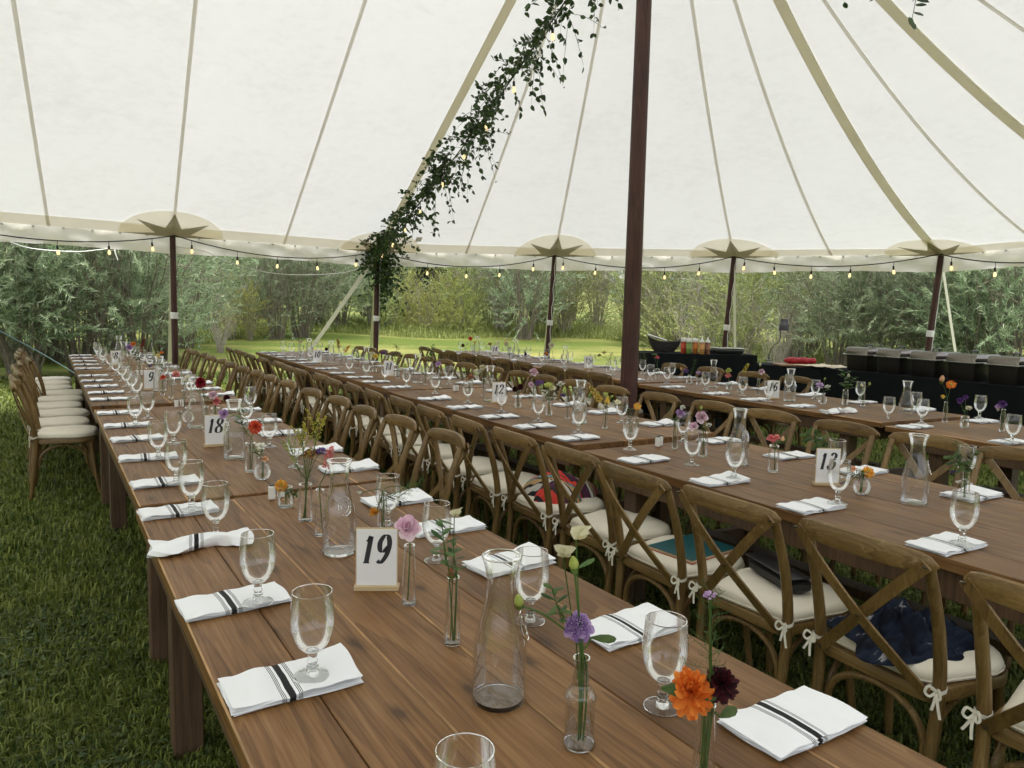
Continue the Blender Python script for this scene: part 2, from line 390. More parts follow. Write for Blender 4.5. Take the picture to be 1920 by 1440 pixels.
# ------------------------------------------------------------------ ground
def gz(x, y):
    r = max(0.0, y-15.0)
    z = .042*r*(1-math.exp(-r/6)) if r < 60 else .042*r
    l = max(0.0, -x-9.0)
    return z + .03*l*(1-math.exp(-l/4)) + .05*math.sin(x*.21+1.3)*math.sin(y*.17)*min(1, r/8)
def ground_mat():
    m, nt, b = newmat('lawn'); tc = N(nt, 'TexCoord'); v = tc.outputs['Object']
    n1 = noise(nt, v, .35, 5, .6); n2 = noise(nt, v, 9, 5, .7); n3 = noise(nt, v, 60, 3, .7)
    f = math_(nt, 'ADD', math_(nt, 'MULTIPLY', n2.outputs[0], .45), math_(nt, 'MULTIPLY', n3.outputs[0], .55))
    c = ramp(nt, [(.3, (.032, .052, .010)), (.5, (.076, .105, .020)), (.72, (.135, .155, .04))], f)
    nb = noise(nt, mapping(nt, v, (.10, .55, 1)), 1.0, 4, .6)
    dry = ramp(nt, [(.46, (0, 0, 0)), (.62, (1, 1, 1))], math_(nt, 'MULTIPLY_ADD', nb.outputs[0], .6, math_(nt, 'MULTIPLY', n1.outputs[0], .4)))
    c2 = mix(nt, math_(nt, 'MULTIPLY', dry.outputs[0], .6), c.outputs[0], (.27, .24, .085))
    nt.links.new(c2, b.inputs['Base Color']); b.inputs['Roughness'].default_value = .9; b.inputs['Specular IOR Level'].default_value = .1
    nt.links.new(bump(nt, f, .6, .03), b.inputs['Normal']); return m
xs = np.unique(np.concatenate([np.linspace(-400, -40, 10), np.linspace(-40, 40, 81), np.linspace(40, 400, 10)]))
ys = np.unique(np.concatenate([np.linspace(-150, -10, 6), np.linspace(-10, 60, 71), np.linspace(60, 600, 12)]))
V = [(x, y, gz(x, y)) for y in ys for x in xs]; nx = len(xs)
F = [(j*nx+i, j*nx+i+1, (j+1)*nx+i+1, (j+1)*nx+i) for j in range(len(ys)-1) for i in range(nx-1)]
ob('ground', np_mesh('ground', V, F, ground_mat(), True), kind='structure')
def blades(name, P, L, W, mat, bend=.5, up=.35, rng=RNG):
    # P (n,3) roots, L lengths, W widths -> one mesh of tapering bent blades
    n = len(P); th = rng.uniform(0, 2*np.pi, n); ln = rng.uniform(.1, 1, n)*bend
    d = np.stack([np.cos(th), np.sin(th), np.zeros(n)], 1); s = np.stack([-np.sin(th), np.cos(th), np.zeros(n)], 1)
    z = np.array([0, 0, 1.0])
    m = P + (d*(ln*.28)[:, None] + z*.6)*L[:, None]; t = P + (d*(ln*.95)[:, None] + z*(1-ln*.45)[:, None])*L[:, None]
    w = s*W[:, None]*.5
    V = np.stack([P-w, P+w, m+w*.8, m-w*.8, t], 1).reshape(-1, 3)
    i = np.arange(n)*5
    F = np.concatenate([np.stack([i, i+1, i+2], 1), np.stack([i, i+2, i+3], 1), np.stack([i+3, i+2, i+4], 1)])
    return np_mesh(name, V, F, mat)
def scatter(n, r0, r1, a0, a1, power):
    u = RNG.random(n); r = (r0**power+(r1**power-r0**power)*u)**(1/power); a = RNG.uniform(a0, a1, n)
    return r*np.sin(a), r*np.cos(a), r
gx, gy, rr = scatter(330000, .9, 17, -.80, .72, .42)
gzv = np.array([gz(a, b) for a, b in zip(gx, gy)])
cl = .75+.5*np.sin(gx*3.1+np.sin(gy*2.3)*2)*np.sin(gy*2.7+gx)      # mown lawn, a little uneven
GL = (RNG.uniform(.025, .068, len(gx)))*(1+.02*rr)*(.75+.4*cl); GW = RNG.uniform(.0022, .0042, len(gx))*(1+.36*rr)
gm = blades('grass', np.stack([gx, gy, gzv-.003], 1), GL, GW, MAT['grass'], 1.1)
go = ob('grass', gm, kind='stuff'); tag(go, 'short green lawn grass under and around the tent', 'grass')
# clover low in the near turf
def clover():
    P = []
    for c in range(34):
        a = random.uniform(-.75, -.30); r = random.uniform(1.5, 4.0); q = random.uniform(.05, .16)
        for k in range(int(55*q/.1)):
            P.append((r*math.sin(a)+random.gauss(0, q), r*math.cos(a)+random.gauss(0, q)))
    V = []; F = []
    for x, y in P:
        h = random.uniform(.018, .036); t0 = random.uniform(0, 6.3); s = random.uniform(.005, .009)
        for k in range(3):
            t = t0+k*2.094; cx, cy_ = x+s*math.cos(t), y+s*math.sin(t); o = len(V)
            for j in range(5):
                q = t+math.pi+j*1.2566; V.append((cx+s*.95*math.cos(q), cy_+s*.95*math.sin(q), h+random.uniform(-.001, .002)))
            F.append(tuple(range(o, o+5)))
    return np_mesh('clover', V, F, MAT['fleaf'])
tag(ob('clover', clover(), kind='stuff'), 'low clover leaves growing through the lawn', 'clover')
# meadow edge: tall rank grass where the mown lawn ends
def lawn_edge(x):
    return 28.6+.9*math.sin(x*.35)+.5*math.sin(x*.9+1) - (1.55*max(0, x-3.6) if x > 3.6 else 0) - (5.5*max(0, -x-8.6) if x < -8.6 else 0)
mx_ = RNG.uniform(-14, 16, 52000); off = RNG.gamma(1.3, 1.6, 52000)
my_ = np.array([max(lawn_edge(a), 13.6) for a in mx_])+off
mz_ = np.array([gz(a, b) for a, b in zip(mx_, my_)])
mm = blades('tall_grass', np.stack([mx_, my_, mz_-.01], 1), RNG.uniform(.2, .7, 52000)*np.clip(.3+off*.4, .3, 1), RNG.uniform(.008, .02, 52000), MAT['meadow'], .9)
tag(ob('tall_grass', mm, kind='stuff'), 'tall rank meadow grass along the edge of the lawn', 'grass')
# small pale wild flowers in that meadow
def wildflowers():
    V = []; F = []
    for k in range(520):
        x = random.gauss(4.2, 1.3) if k < 400 else random.uniform(-6, 8); y = lawn_edge(x)+random.uniform(.6, 4); z = gz(x, y)+random.uniform(.5, 1.25); s = random.uniform(.018, .04)
        o = len(V); V += [(x-s, y, z), (x, y-s, z+s*.4), (x+s, y, z), (x, y+s, z+s*.3), (x, y, z-s*.8)]
        F += [(o, o+1, o+4), (o+1, o+2, o+4), (o+2, o+3, o+4), (o+3, o, o+4), (o, o+1, o+2), (o, o+2, o+3)]
    return np_mesh('wild_flowers', V, F, simple('wild_petal', (.62, .48, .44), .7, 0, .3, 2))
tag(ob('wild_flowers', wildflowers(), kind='stuff'), 'small pale pink wild flowers over the meadow grass', 'flowers')
# ------------------------------------------------------------------ shrubs and trees
def leaves_np(o, d, L, W, rng):
    n = len(o); d = d/np.linalg.norm(d, axis=1, keepdims=True)
    r = rng.normal(size=(n, 3)); s = np.cross(d, r); s /= np.linalg.norm(s, axis=1, keepdims=True)+1e-9
    s *= (W*.5)[:, None]; e = d*L[:, None]
    V = np.stack([o, o+e*.42+s, o+e, o+e*.42-s], 1).reshape(-1, 3)
    i = np.arange(n)*4; return V, np.stack([i, i+1, i+2, i+3], 1)
def shrub_template(name, seed, H, Rad, ntw, per, L, W, mat, low=.25, stems=16, droop=.25, tl=.7, fan=.5, wmat='bark', gap=0.0):
    rng = np.random.default_rng(seed); rnd = random.Random(seed)
    st = MB(); tips = []
    for k in range(stems):
        a = rnd.uniform(0, 6.283); t = rnd.uniform(.15, 1)*fan; b = Vector((math.cos(a), math.sin(a), 0))
        p0 = b*rnd.uniform(.05, .35)*Rad*.35; h = H*rnd.uniform(.6, .98)
        P = [p0]; r0 = rnd.uniform(.010, .026)*H/4
        for j in range(1, 6):
            q = j/5; P.append(p0 + b*(Rad*t*1.3*q**1.3) + Vector((rnd.gauss(0, .05), rnd.gauss(0, .05), 0))*H*.35*q + Vector((0, 0, h*(q*(1-.12*t*q)))))
        P = sm(P, 2); st.tube(P, [r0*(1-.85*i/(len(P)-1)) for i in range(len(P))], 5, False)
        for j in range(3):
            i0 = rnd.randrange(len(P)//3, len(P)-2); dd = Vector((rnd.gauss(0, 1), rnd.gauss(0, 1), rnd.uniform(.2, 1))).normalized()*rnd.uniform(.3, .7)*H*.25
            st.tube([P[i0], P[i0]+dd*.5+Vector((0, 0, .05)), P[i0]+dd], [r0*.4, r0*.3, r0*.12], 4, False)
    lobes = []
    for k in range(11):
        a = rnd.uniform(0, 6.283); q = rnd.uniform(0, .75)*Rad; zz = rnd.uniform(low+.1, .86)
        lobes.append((np.array([q*math.cos(a), q*math.sin(a), zz*H]), np.array([rnd.uniform(.32, .55)*Rad, rnd.uniform(.32, .55)*Rad, rnd.uniform(.13, .24)*H])))
    O = []; D = []
    for k in range(ntw):
        c, s = lobes[rng.integers(len(lobes))]
        v = rng.normal(size=3); v /= np.linalg.norm(v); rr = rng.uniform(.35, 1.0)**.6
        p = c+v*s*rr
        if p[2] < low*H*rng.uniform(.6, 1.2): p[2] = low*H*rng.uniform(.9, 1.8)
        out = np.array([p[0]/Rad, p[1]/Rad, 0]); d = out*.8 + v*.5 + np.array([0, 0, .75]) + rng.normal(size=3)*.3
        d /= np.linalg.norm(d); ln = tl*rng.uniform(.6, 1.25); m = per
        t = np.sort(rng.random(m))[:, None]
        pts = p + d*ln*t + np.array([0, 0, -1.0])*droop*ln*t**2
        tang = d + np.array([0, 0, -1.0])*2*droop*t
        side = rng.normal(size=(m, 3))*.45
        O.append(pts); D.append(tang+side)
        if k % 3 == 0: st.tube([p, p+d*ln*.5, p+d*ln*.95+np.array([0, 0, -droop*ln*.9])], [.006, .004, .002], 3, False)
    O = np.concatenate(O); D = np.concatenate(D); n = len(O)
    V, F = leaves_np(O, D, rng.uniform(.7, 1.25, n)*L, rng.uniform(.7, 1.3, n)*W, rng)
    return np_mesh(name+'_crown', V, F, mat), st.mesh(name+'_trunk', MAT[wmat])
SH = {
 'wA': shrub_template('willow', 1, 4.6, 2.3, 440, 58, .135, .017, MAT['willow'], .10, 30, .22, .85, .6),
 'wB': shrub_template('willow', 2, 4.2, 2.0, 420, 58, .125, .016, MAT['willow'], .06, 34, .15, .75, .5),
 'oA': shrub_template('shrub', 3, 3.6, 1.9, 420, 50, .075, .020, MAT['olive'], .03, 36, .08, .6, .5, 'twig'),
 'oB': shrub_template('shrub', 4, 4.0, 1.7, 400, 50, .08, .017, MAT['olive'], .02, 40, .05, .7, .4, 'twig'),
 'yA': shrub_template('shrub', 5, 3.0, 1.3, 260, 46, .085, .017, MAT['yellowleaf'], .03, 18, .0, .6, .35, 'twig'),
 'dry': shrub_template('dry', 6, 2.4, 1.1, 60, 14, .06, .014, MAT['olive'], .2, 42, .0, .6, .6, 'drytwig'),
}
def plant(kind, u, Y, name, label, group, scale=1.0, dz=0):
    d = ray(u, 600); x = d.x/d.y*Y; z = gz(x, Y)-.03+dz
    c, t = SH[kind]; s = scale*random.uniform(.92, 1.08)
    r = root(name, label, 'shrub', (x, Y, z), random.uniform(0, 6.28), group, s)
    ob('trunk', t, r); ob('crown', c, r); return r
WL = 'silver-green willow shrub crowding the tent beyond the lawn-side chairs'
for u, Y, k, s in ((40, 13.6, 'wA', 1.0), (150, 14.6, 'wB', 1.05), (255, 15.6, 'wA', .95), (-90, 13.2, 'wB', 1.1), (95, 17.2, 'wB', 1.15), (215, 18.2, 'wA', 1.15), (310, 18.6, 'wB', 1.0), (10, 16.4, 'wA', 1.15), (345, 21.5, 'wB', 1.05)):
    plant(k, u, Y, 'willow_shrub', WL, 'willow shrubs beside the tent', s)
CL = 'green willow shrub standing where the mown lawn meets the thicket'
for u, Y, k, s in ((520, 25.2, 'wB', 1.0), (565, 26.2, 'wA', 1.0), (640, 30.0, 'wB', 1.05), (470, 31, 'wA', 1.2), (700, 30.5, 'oB', 1.1), (590, 30.0, 'wB', 1.25), (395, 27.0, 'wB', 1.15)):
    plant(k, u, Y, 'willow_shrub', CL, 'willow shrubs at the lawn edge', s)
plant('dry', 412, 20.6, 'twiggy_shrub', 'small bare-stemmed shrub standing alone on the lawn', None, .62)
plant('dry', 430, 24.5, 'twiggy_shrub', 'tall grey leafless shrub behind the small bare-stemmed one', None, 1.15)
plant('yA', 470, 24.6, 'yellow_shrub', 'yellow-green shrub between two willows at the lawn edge', None, .75)
CB = 'olive-green thicket shrub behind the lawn, seen between the tent poles'
for u, Y, k, s in ((985, 28.2, 'wB', 1.2), (940, 30.0, 'oB', 1.15), (880, 30.5, 'oA', 1.1), (760, 30.6, 'oA', .8), (845, 33.0, 'oB', .7), (1060, 30.5, 'oA', 1.1), (1120, 32.5, 'oB', 1.1), (1010, 33, 'wA', 1.3), (690, 34, 'wA', 1.3), (920, 35, 'wA', 1.3)):
    plant(k, u, Y, 'thicket_shrub', CB, 'thicket shrubs behind the lawn', s)
YB = 'bright yellow-green shrub in the thicket behind the lawn'
for u, Y, s in ((800, 29.6, .95), (735, 30.0, .75), (860, 29.4, .7)):
    plant('yA', u, Y, 'yellow_shrub', YB, 'yellow shrubs in the thicket', s)
RB = 'tangled grey-green shrub behind the buffet tables'
for u, Y, k, s in ((1235, 26.0, 'oA', .9), (1290, 22.8, 'dry', 1.1), (1330, 21.5, 'oB', 1.0), (1400, 19.0, 'oA', .9), (1460, 18.2, 'dry', 1.0), (1490, 19.6, 'oB', 1.0), (1575, 17.6, 'wB', .95), (1660, 16.6, 'wA', .9), (1745, 16.2, 'wB', .95), (1835, 15.2, 'wA', .9), (1930, 14.6, 'wB', 1.0),
                   (1270, 27, 'wA', 1.05), (1370, 25, 'wB', 1.1), (1190, 28, 'oB', 1.0), (1520, 22.5, 'wA', 1.1), (1630, 20.5, 'wB', 1.1), (1750, 19.5, 'wA', 1.1), (1880, 18, 'oB', 1.2), (2010, 15.5, 'wA', 1.1), (1800, 15.8, 'dry', .9)):
    plant(k, u, Y, 'thicket_shrub', RB, 'shrubs behind the buffet', s)
BK = 'tall hazy green willow at the back of the thicket'
for i in range(19):
    if i in (7, 8): continue
    plant('wA' if i % 2 else 'oB', -80+115*i, 38+3*math.sin(i*2.1), 'thicket_shrub', BK, 'tall willows at the back of the thicket', 1.45)
def conifer(seed):
    rng = np.random.default_rng(seed); O = []; D = []
    for k in range(900):
        h = rng.uniform(.06, 1)**.8; R = 2.6*(1-h)+.15; a = rng.uniform(0, 6.283); o = np.array([0, 0, h*13]); d = np.array([math.cos(a), math.sin(a), -.25])
        t = rng.random((14, 1)); O.append(o+d*R*t); D.append(d+rng.normal(size=(14, 3))*.5)
    O = np.concatenate(O); D = np.concatenate(D); n = len(O)
    V, F = leaves_np(O, D, rng.uniform(.3, .55, n), rng.uniform(.10, .2, n), rng); return np_mesh('conifer_crown', V, F, MAT['conifer'])
CON = conifer(3); CT = MB().tube([(0, 0, 0), (0, 0, 12.5)], [.22, .03], 7).mesh('conifer_trunk', MAT['bark'])
for u, Y, s in ((770, 36, .50), (805, 35, .44), (840, 36.5, .5), (740, 38, .5), (872, 38, .42)):
    d = ray(u, 600); x = d.x/d.y*Y
    r = root('conifer_tree', 'dark conifer rising behind the yellow-green shrubs', 'tree', (x, Y, gz(x, Y)-.1), random.uniform(0, 6), 'conifers behind the thicket', s); ob('trunk', CT, r); ob('crown', CON, r)
# far wooded hillside
def hillside():
    V = []; F = []; n = 60
    for i in range(n+1):
        x = -320+640*i/n
        for j in range(9):
            q = j/8; V.append((x, 170+130*q, gz(x, 170)*.6+(7+26*q**1.2)*(1+.25*math.sin(x*.021+1)+.12*math.sin(x*.06))))
    for i in range(n):
        for j in range(8): F.append((i*9+j, i*9+9+j, i*9+10+j, i*9+j+1))
    return np_mesh('hill', V, F, simple('hill_wood', (.05, .075, .045), .95, 0, .5, .12), True)
ob('hill', hillside(), kind='structure')
# ------------------------------------------------------------------ tent
POLE = Vector((1.057, 6.6, 0)); TA = Vector((.879, .478, 0)); TB = Vector((-.478, .879, 0)); EZ = 2.5
POLE2 = POLE-TA*9.2
EP = [(-12.9, -1.0), (-13.0, 3.6), (-9.9, 7.06), (-7.46, 8.98), (-5.03, 10.9), (-2.41, 12.98), (.69, 12.98), (3.63, 12.3), (6.28, 10.95), (7.24, 8.11), (7.3, 4.75), (5.88, 1.71), (3.3, -.04), (.58, -1.52), (-2.15, -3.0), (-4.87, -4.49), (-8.87, -4.04)]
KS = [.3, .3, 0, 0, 0, .05, .08, .3, .5, .5, .3, .1, 0, 0, 0, .05, .2]
NE = len(EP)
def apex(p):
    al = (p-POLE).dot(TA); al = max(-9.2, min(0, al)); sag = .55*math.sin(math.pi*min(1, -al/9.2))
    return POLE + TA*al + Vector((0, 0, 6.42-sag))
def seam_pt(fi, t):                  # fi: eave position (pole index, fractions between), t 0 eave .. 1 apex
    i = int(math.floor(fi)) % NE; fr = fi-math.floor(fi); j = (i+1) % NE
    p = Vector((*EP[i], 0)).lerp(Vector((*EP[j], 0)), fr); k = KS[i]*(1-fr)+KS[j]*fr
    a0, a1 = apex(Vector((*EP[i], 0))), apex(Vector((*EP[j], 0)))
    ap = a0.lerp(a1, fr); p.z = EZ
    q = p.lerp(ap, t); q.z = EZ+(ap.z-EZ)*(t*(1-k)+k*t*t); return q
def seam_len(fi): return (seam_pt(fi, 1)-seam_pt(fi, 0)).length
tent = root('tent', 'large white sailcloth tent canopy with star patches over the tables', 'tent', (0, 0, 0))
def surf(f0, f1, t0, t1, nf, ntt, dz=0.0):
    V = [seam_pt(f0+(f1-f0)*i/nf, t0+(t1-t0)*j/ntt)-Vector((0, 0, dz)) for i in range(nf+1) for j in range(ntt+1)]
    F = [(i*(ntt+1)+j, (i+1)*(ntt+1)+j, (i+1)*(ntt+1)+j+1, i*(ntt+1)+j+1) for i in range(nf) for j in range(ntt)]
    return V, F
for i in range(NE):
    for h in (0, .5):
        V, F = surf(i+h, i+h+.5, 0, .995, 5, 26)
        for k, p in enumerate(V):       # soft billow between the seams
            a = (k//27)/5; b = (k % 27)/26; p.z += .05*math.sin(math.pi*a)*math.sin(math.pi*b)*(1 if b < .9 else .3)
        me = MB().add(V, F).mesh('roof_panel', MAT['sail']); ob('roof_panel', me, tent)
        # seam tape on the under side
        thick = (h == 0 and i in (5, 8, 9, 12, 15, 0))
        wd = .115 if thick else .040
        P = [seam_pt(i+h, t/30*.99) for t in range(31)]
        m = MB(); n_ = []
        m.strip([p-Vector((0, 0, .022 if thick else .014)) for p in P], (0, 0, 1), wd, .022 if thick else .006)
        ob('ridge_webbing' if thick else 'seam_tape', m.mesh('seam', MAT['ridge' if thick else 'seam']), tent)
    # reinforced edge and hanging valance per bay
    bay = (Vector((*EP[(i+1) % NE], 0))-Vector((*EP[i], 0))).length
    V, F = surf(i, i+1, 0.0, .24/7, 8, 2, .016); ob('edge_band', MB().add(V, F).mesh('edge_band', MAT['band']), tent)
    V = []; nv = 48; out = (Vector((*EP[(i+1) % NE], 0))-Vector((*EP[i], 0))).normalized().cross(Vector((0, 0, 1)))
    rnd = random.Random(i); ph = [rnd.uniform(0, 6) for _ in range(6)]
    for a in range(nv+1):
        q = a/nv; p = seam_pt(i+q*.9999, 0)
        for b in range(5):
            c = b/4; wv = (.020*math.sin(q*41+ph[0]+c*3.6)+.028*math.sin(q*19+ph[1]-c*5.5)+.010*math.sin(q*83+ph[2]+c*7))*(.25+c)*math.sin(math.pi*q)**.3
            V.append(p+out*(-.012+wv)+Vector((0, 0, -.005-.275*c*(1-.10*math.sin(math.pi*q)*c)+.003*math.sin(q*60+ph[3])*c)))
    F = [(a*5+b, a*5+5+b, a*5+6+b, a*5+b+1) for a in range(nv) for b in range(4)]
    ob('valance', MB().add(V, F).mesh('valance', MAT['valance']), tent)
    m = MB()
    for a in range(1, 9):                # grommets along the hem
        p = seam_pt(i+a/9, 0); m.box((p.x, p.y, p.z-.028), (.03, .03, .025), .006)
    ob('hem_clips', m.mesh('hem_clips', MAT['chrome']), tent, kind='stuff')
def on_canopy(i, e, q, dz):
    L = (Vector((*EP[(i+1) % NE], 0))-Vector((*EP[i], 0))).length if e >= 0 else (Vector((*EP[i-1], 0))-Vector((*EP[i], 0))).length
    fi = i + e/L
    return seam_pt(fi % NE, max(0, q)/seam_len(fi % NE))-Vector((0, 0, dz))
for i in range(3, 11):
    V = [on_canopy(i, 0, 0, .030)]; n = 28
    for ring in (.5, 1):
        for a in range(n+1):
            th = math.pi*a/n; V.append(on_canopy(i, .72*ring*math.cos(th), .66*ring*math.sin(th), .030))
    F = [(0, 1+a, 2+a) for a in range(n)]+[(1+a, n+2+a, n+3+a, 2+a) for a in range(n)]
    pt = ob('pole_patch', MB().add(V, F).mesh('pole_patch', MAT['patch']), tent)
    V = [on_canopy(i, 0, 0, .040)]; angs = []
    tips = [(.68, 3), (.63, 40), (.62, 90), (.63, 140), (.68, 177)]
    pts = []
    for k, (r_, a) in enumerate(tips):
        pts.append((r_, a))
        if k < 4: pts.append((.26, (a+tips[k+1][1])/2))
    for r_, a in pts: V.append(on_canopy(i, r_*math.cos(math.radians(a)), r_*math.sin(math.radians(a)), .040))
    ob('star', MB().add(V, [(0, k+1, k+2) for k in range(len(pts)-1)]).mesh('star', MAT['star'], False), pt)
# small care label near the garland corner
V = [seam_pt(5+f_, t_)-Vector((0, 0, .02)) for f_, t_ in ((.18, .045), (.215, .045), (.215, .062), (.18, .062))]
ob('care_label', MB().add(V, [(0, 1, 2, 3)]).mesh('care_label', MAT['star'], False), tent)
# poles
def center_pole():
    r = root('center_pole', 'thick dark red-brown wooden centre pole rising between the tables', 'pole', POLE)
    m = MB(); n = 20; V = []; F = []; rows = 70
    for j in range(rows+1):
        z = 6.6*j/rows; rad = .082-.024*(z/6.6)
        for k in range(n):
            th = 2*math.pi*k/n
            g = 1-.07*math.exp(-((math.atan2(math.sin(th-4.2), math.cos(th-4.2)))/.16)**2)-.05*math.exp(-((math.atan2(math.sin(th-5.3), math.cos(th-5.3)))/.12)**2)
            if z < 1.9: g *= 1+.028*math.sin(z*55+2.0*math.sin(th*2+z*3)+th)*(1-z/1.9)**.5+.01*math.sin(th*5+z*9)
            V.append((rad*g*math.cos(th), rad*g*math.sin(th), z))
    F = [(j*n+k, j*n+(k+1) % n, j*n+n+(k+1) % n, j*n+n+k) for j in range(rows) for k in range(n)]
    ob('shaft', m.add(V, F).mesh('shaft', MAT['pole']), r)
    ob('base_plate', MB().box((0, 0, .01), (.3, .3, .02), .004).mesh('base_plate', MAT['darkmetal']), r)
    return r
center_pole()
PN = {4: 'first', 5: 'garland', 6: 'x', 7: 'y', 8: 'z'}
PLAB = {3: 'brown side pole of the tent beyond the lawn-side chairs', 4: 'brown side pole of the tent rising behind table eight', 5: 'brown corner pole of the tent hung with the green garland', 6: 'brown side pole of the tent behind table fifteen', 7: 'brown side pole of the tent behind the sauce bottles', 8: 'brown side pole of the tent behind the chafing dishes', 9: 'brown side pole of the tent at the end of the chafing dishes'}
SPM = MB().tube([(0, 0, -.02), (0, 0, 1.2), (0, 0, EZ-.01)], [.045, .045, .040], 12).mesh('shaft', MAT['pole'])
LEAN = {4: (0, .0), 5: (-.03, 0), 6: (-.10, .1), 7: (-.10, .1), 8: (-.12, 0.05), 3: (0, 0), 9: (0, 0)}
for i in range(4, 9):
    x, y = EP[i]; lx, ly = LEAN[i]
    p0 = Vector((x+lx, y+ly, 0)); p1 = Vector((x, y, EZ)); d = p1-p0
    r = root('side_pole', PLAB[i], 'pole', p0); r.rotation_euler = d.to_track_quat('Z', 'Y').to_euler()
    ob('shaft', SPM, r)
    ob('pin', MB().tube([(0, 0, EZ-.06), (0, 0, EZ+.02)], .012, 6).mesh('pin', MAT['chrome']), r)
    a = -1.2 if i < 6 else -1.9
    cb = [(.05*math.cos(a+.25*math.sin(k*1.7)), .05*math.sin(a+.25*math.sin(k*1.7)), .9+k*.1) for k in range(17)]
    ob('power_cable', MB().tube(cb, .006, 5, False).mesh('power_cable', MAT['whitecable']), r)
    ob('tape', MB().lathe([(.044, 1.27), (.053, 1.275), (.053, 1.36), (.044, 1.365)], 14).mesh('tape', MAT['tape']), r)
# guy straps from the pole heads to stakes outside
def strap(a, b, lab, wd=.05):
    a, b = Vector(a), Vector(b); r = root('guy_strap', lab, 'strap', b)
    m = MB(); P = [a-b, (a-b)*.5-Vector((0, 0, .015)), Vector((0, 0, .0))]
    n_ = (b-a).cross(Vector((0, 0, 1))).cross(b-a)
    tw = [n_ + (b-a).cross(n_).normalized()*n_.length*q for q in (.2, .8, .3)]
    ob('webbing', m.strip(sm(P, 5), Vector((.3, -1, .2)), wd, .004).mesh('webbing', MAT['white_strap']), r)
    ob('ratchet', MB().box((0, 0, 0), (.06, .05, .13), .01).mesh('ratchet', MAT['chrome']), r, (a-b)*.16, (.3, .2, 0))
    ob('stake', MB().tube([(0, 0, -.2), (0, 0, .15)], .015, 6).mesh('stake', MAT['darkmetal']), r)
def ground_at(p): return (p[0], p[1], gz(p[0], p[1]))
strap((-5.03, 10.9, EZ-.05), ground_at((-5.75, 12.2)), 'pale tent strap leaning beside the pole behind table eight', .06)
strap((-2.41, 12.98, EZ-.05), ground_at((-4.35, 14.0)), 'wide white tent strap running down to the lawn beside the garland pole', .07)
strap((-2.41, 12.98, EZ-.05), ground_at((-2.95, 15.0)), 'thin pale tent strap dropping straight behind the garland pole', .05)
strap((.69, 12.98, EZ-.05), ground_at((.60, 14.9)), 'pale tent strap behind the pole at table fifteen', .05)
strap((3.63, 12.3, EZ-.05), ground_at((4.30, 14.0)), 'pale tent strap behind the pole at the sauce bottles', .055)
strap((6.28, 10.95, EZ-.05), ground_at((7.6, 12.2)), 'pale tent strap behind the pole at the chafing dishes', .06)
# string lights ------------------------------------------------------
SOCK = MB().lathe([(0, .034), (.009, .034), (.0135, .028), (.0145, .0), (.0145, -.022), (.012, -.026), (0, -.026)], 10).mesh('socket', MAT['cable'])
BULB = MB().lathe([(.010, -.022), (.013, -.034), (.0195, -.056), (.0215, -.070), (.018, -.085), (.010, -.093), (0, -.095)], 10).mesh('bulb', MAT['bulb'])
def lights(label, segs):
    r = root('string_light', label, 'lights', segs[0][0]); o = Vector(segs[0][0]); m = MB(); allp = []
    for a, b, sag, ts in segs:
        a, b = Vector(a), Vector(b)
        f = lambda t: a.lerp(b, t)-Vector((0, 0, sag*4*t*(1-t)))
        allp += [f(k/16)-o for k in range(17)]
        for t in ts:
            p = f(t)-o; dr = random.uniform(.055, .085)
            m.tube([p, p-Vector((0, 0, dr))], .0045, 5, False)
            s = ob('socket', SOCK, r, p-Vector((0, 0, dr+.03)), (random.uniform(-.15, .15), random.uniform(-.15, .15), 0))
            ob('bulb', BULB, s)
    m.tube(allp, .0085, 6); ob('cable', m.mesh('cable', MAT['cable']), r)
def inset(i, dz=-.015): 
    x, y = EP[i]; c = Vector((POLE.x, POLE.y, 0)); d = (c-Vector((x, y, 0))).normalized()
    return Vector((x, y, EZ+dz))+d*.06
Q4 = (.12, .31, .50, .69, .88)
lights('black string of warm bulbs along the tent eave', [(inset(3), inset(4), .19, (.30, .52, .72, .90)), (inset(4), inset(5), .21, (.07, .27, .46, .66, .87)), (inset(5), inset(6), .23, (.28, .5, .69, .88)), (inset(6), inset(7), .20, (.05, .24, .44, .63, .82)), (inset(7), inset(8), .17, (.06, .22, .41, .60, .80)), (inset(8), inset(9), .20, (.07, .3, .52, .75))])
GA = inset(5); GB = POLE+Vector((-.05, 0, 5.12))
lights('black string of warm bulbs climbing with the garland to the centre pole', [(GA, GB, .16, (.03, .11, .19, .28, .40, .50, .585, .685, .80, .91))])
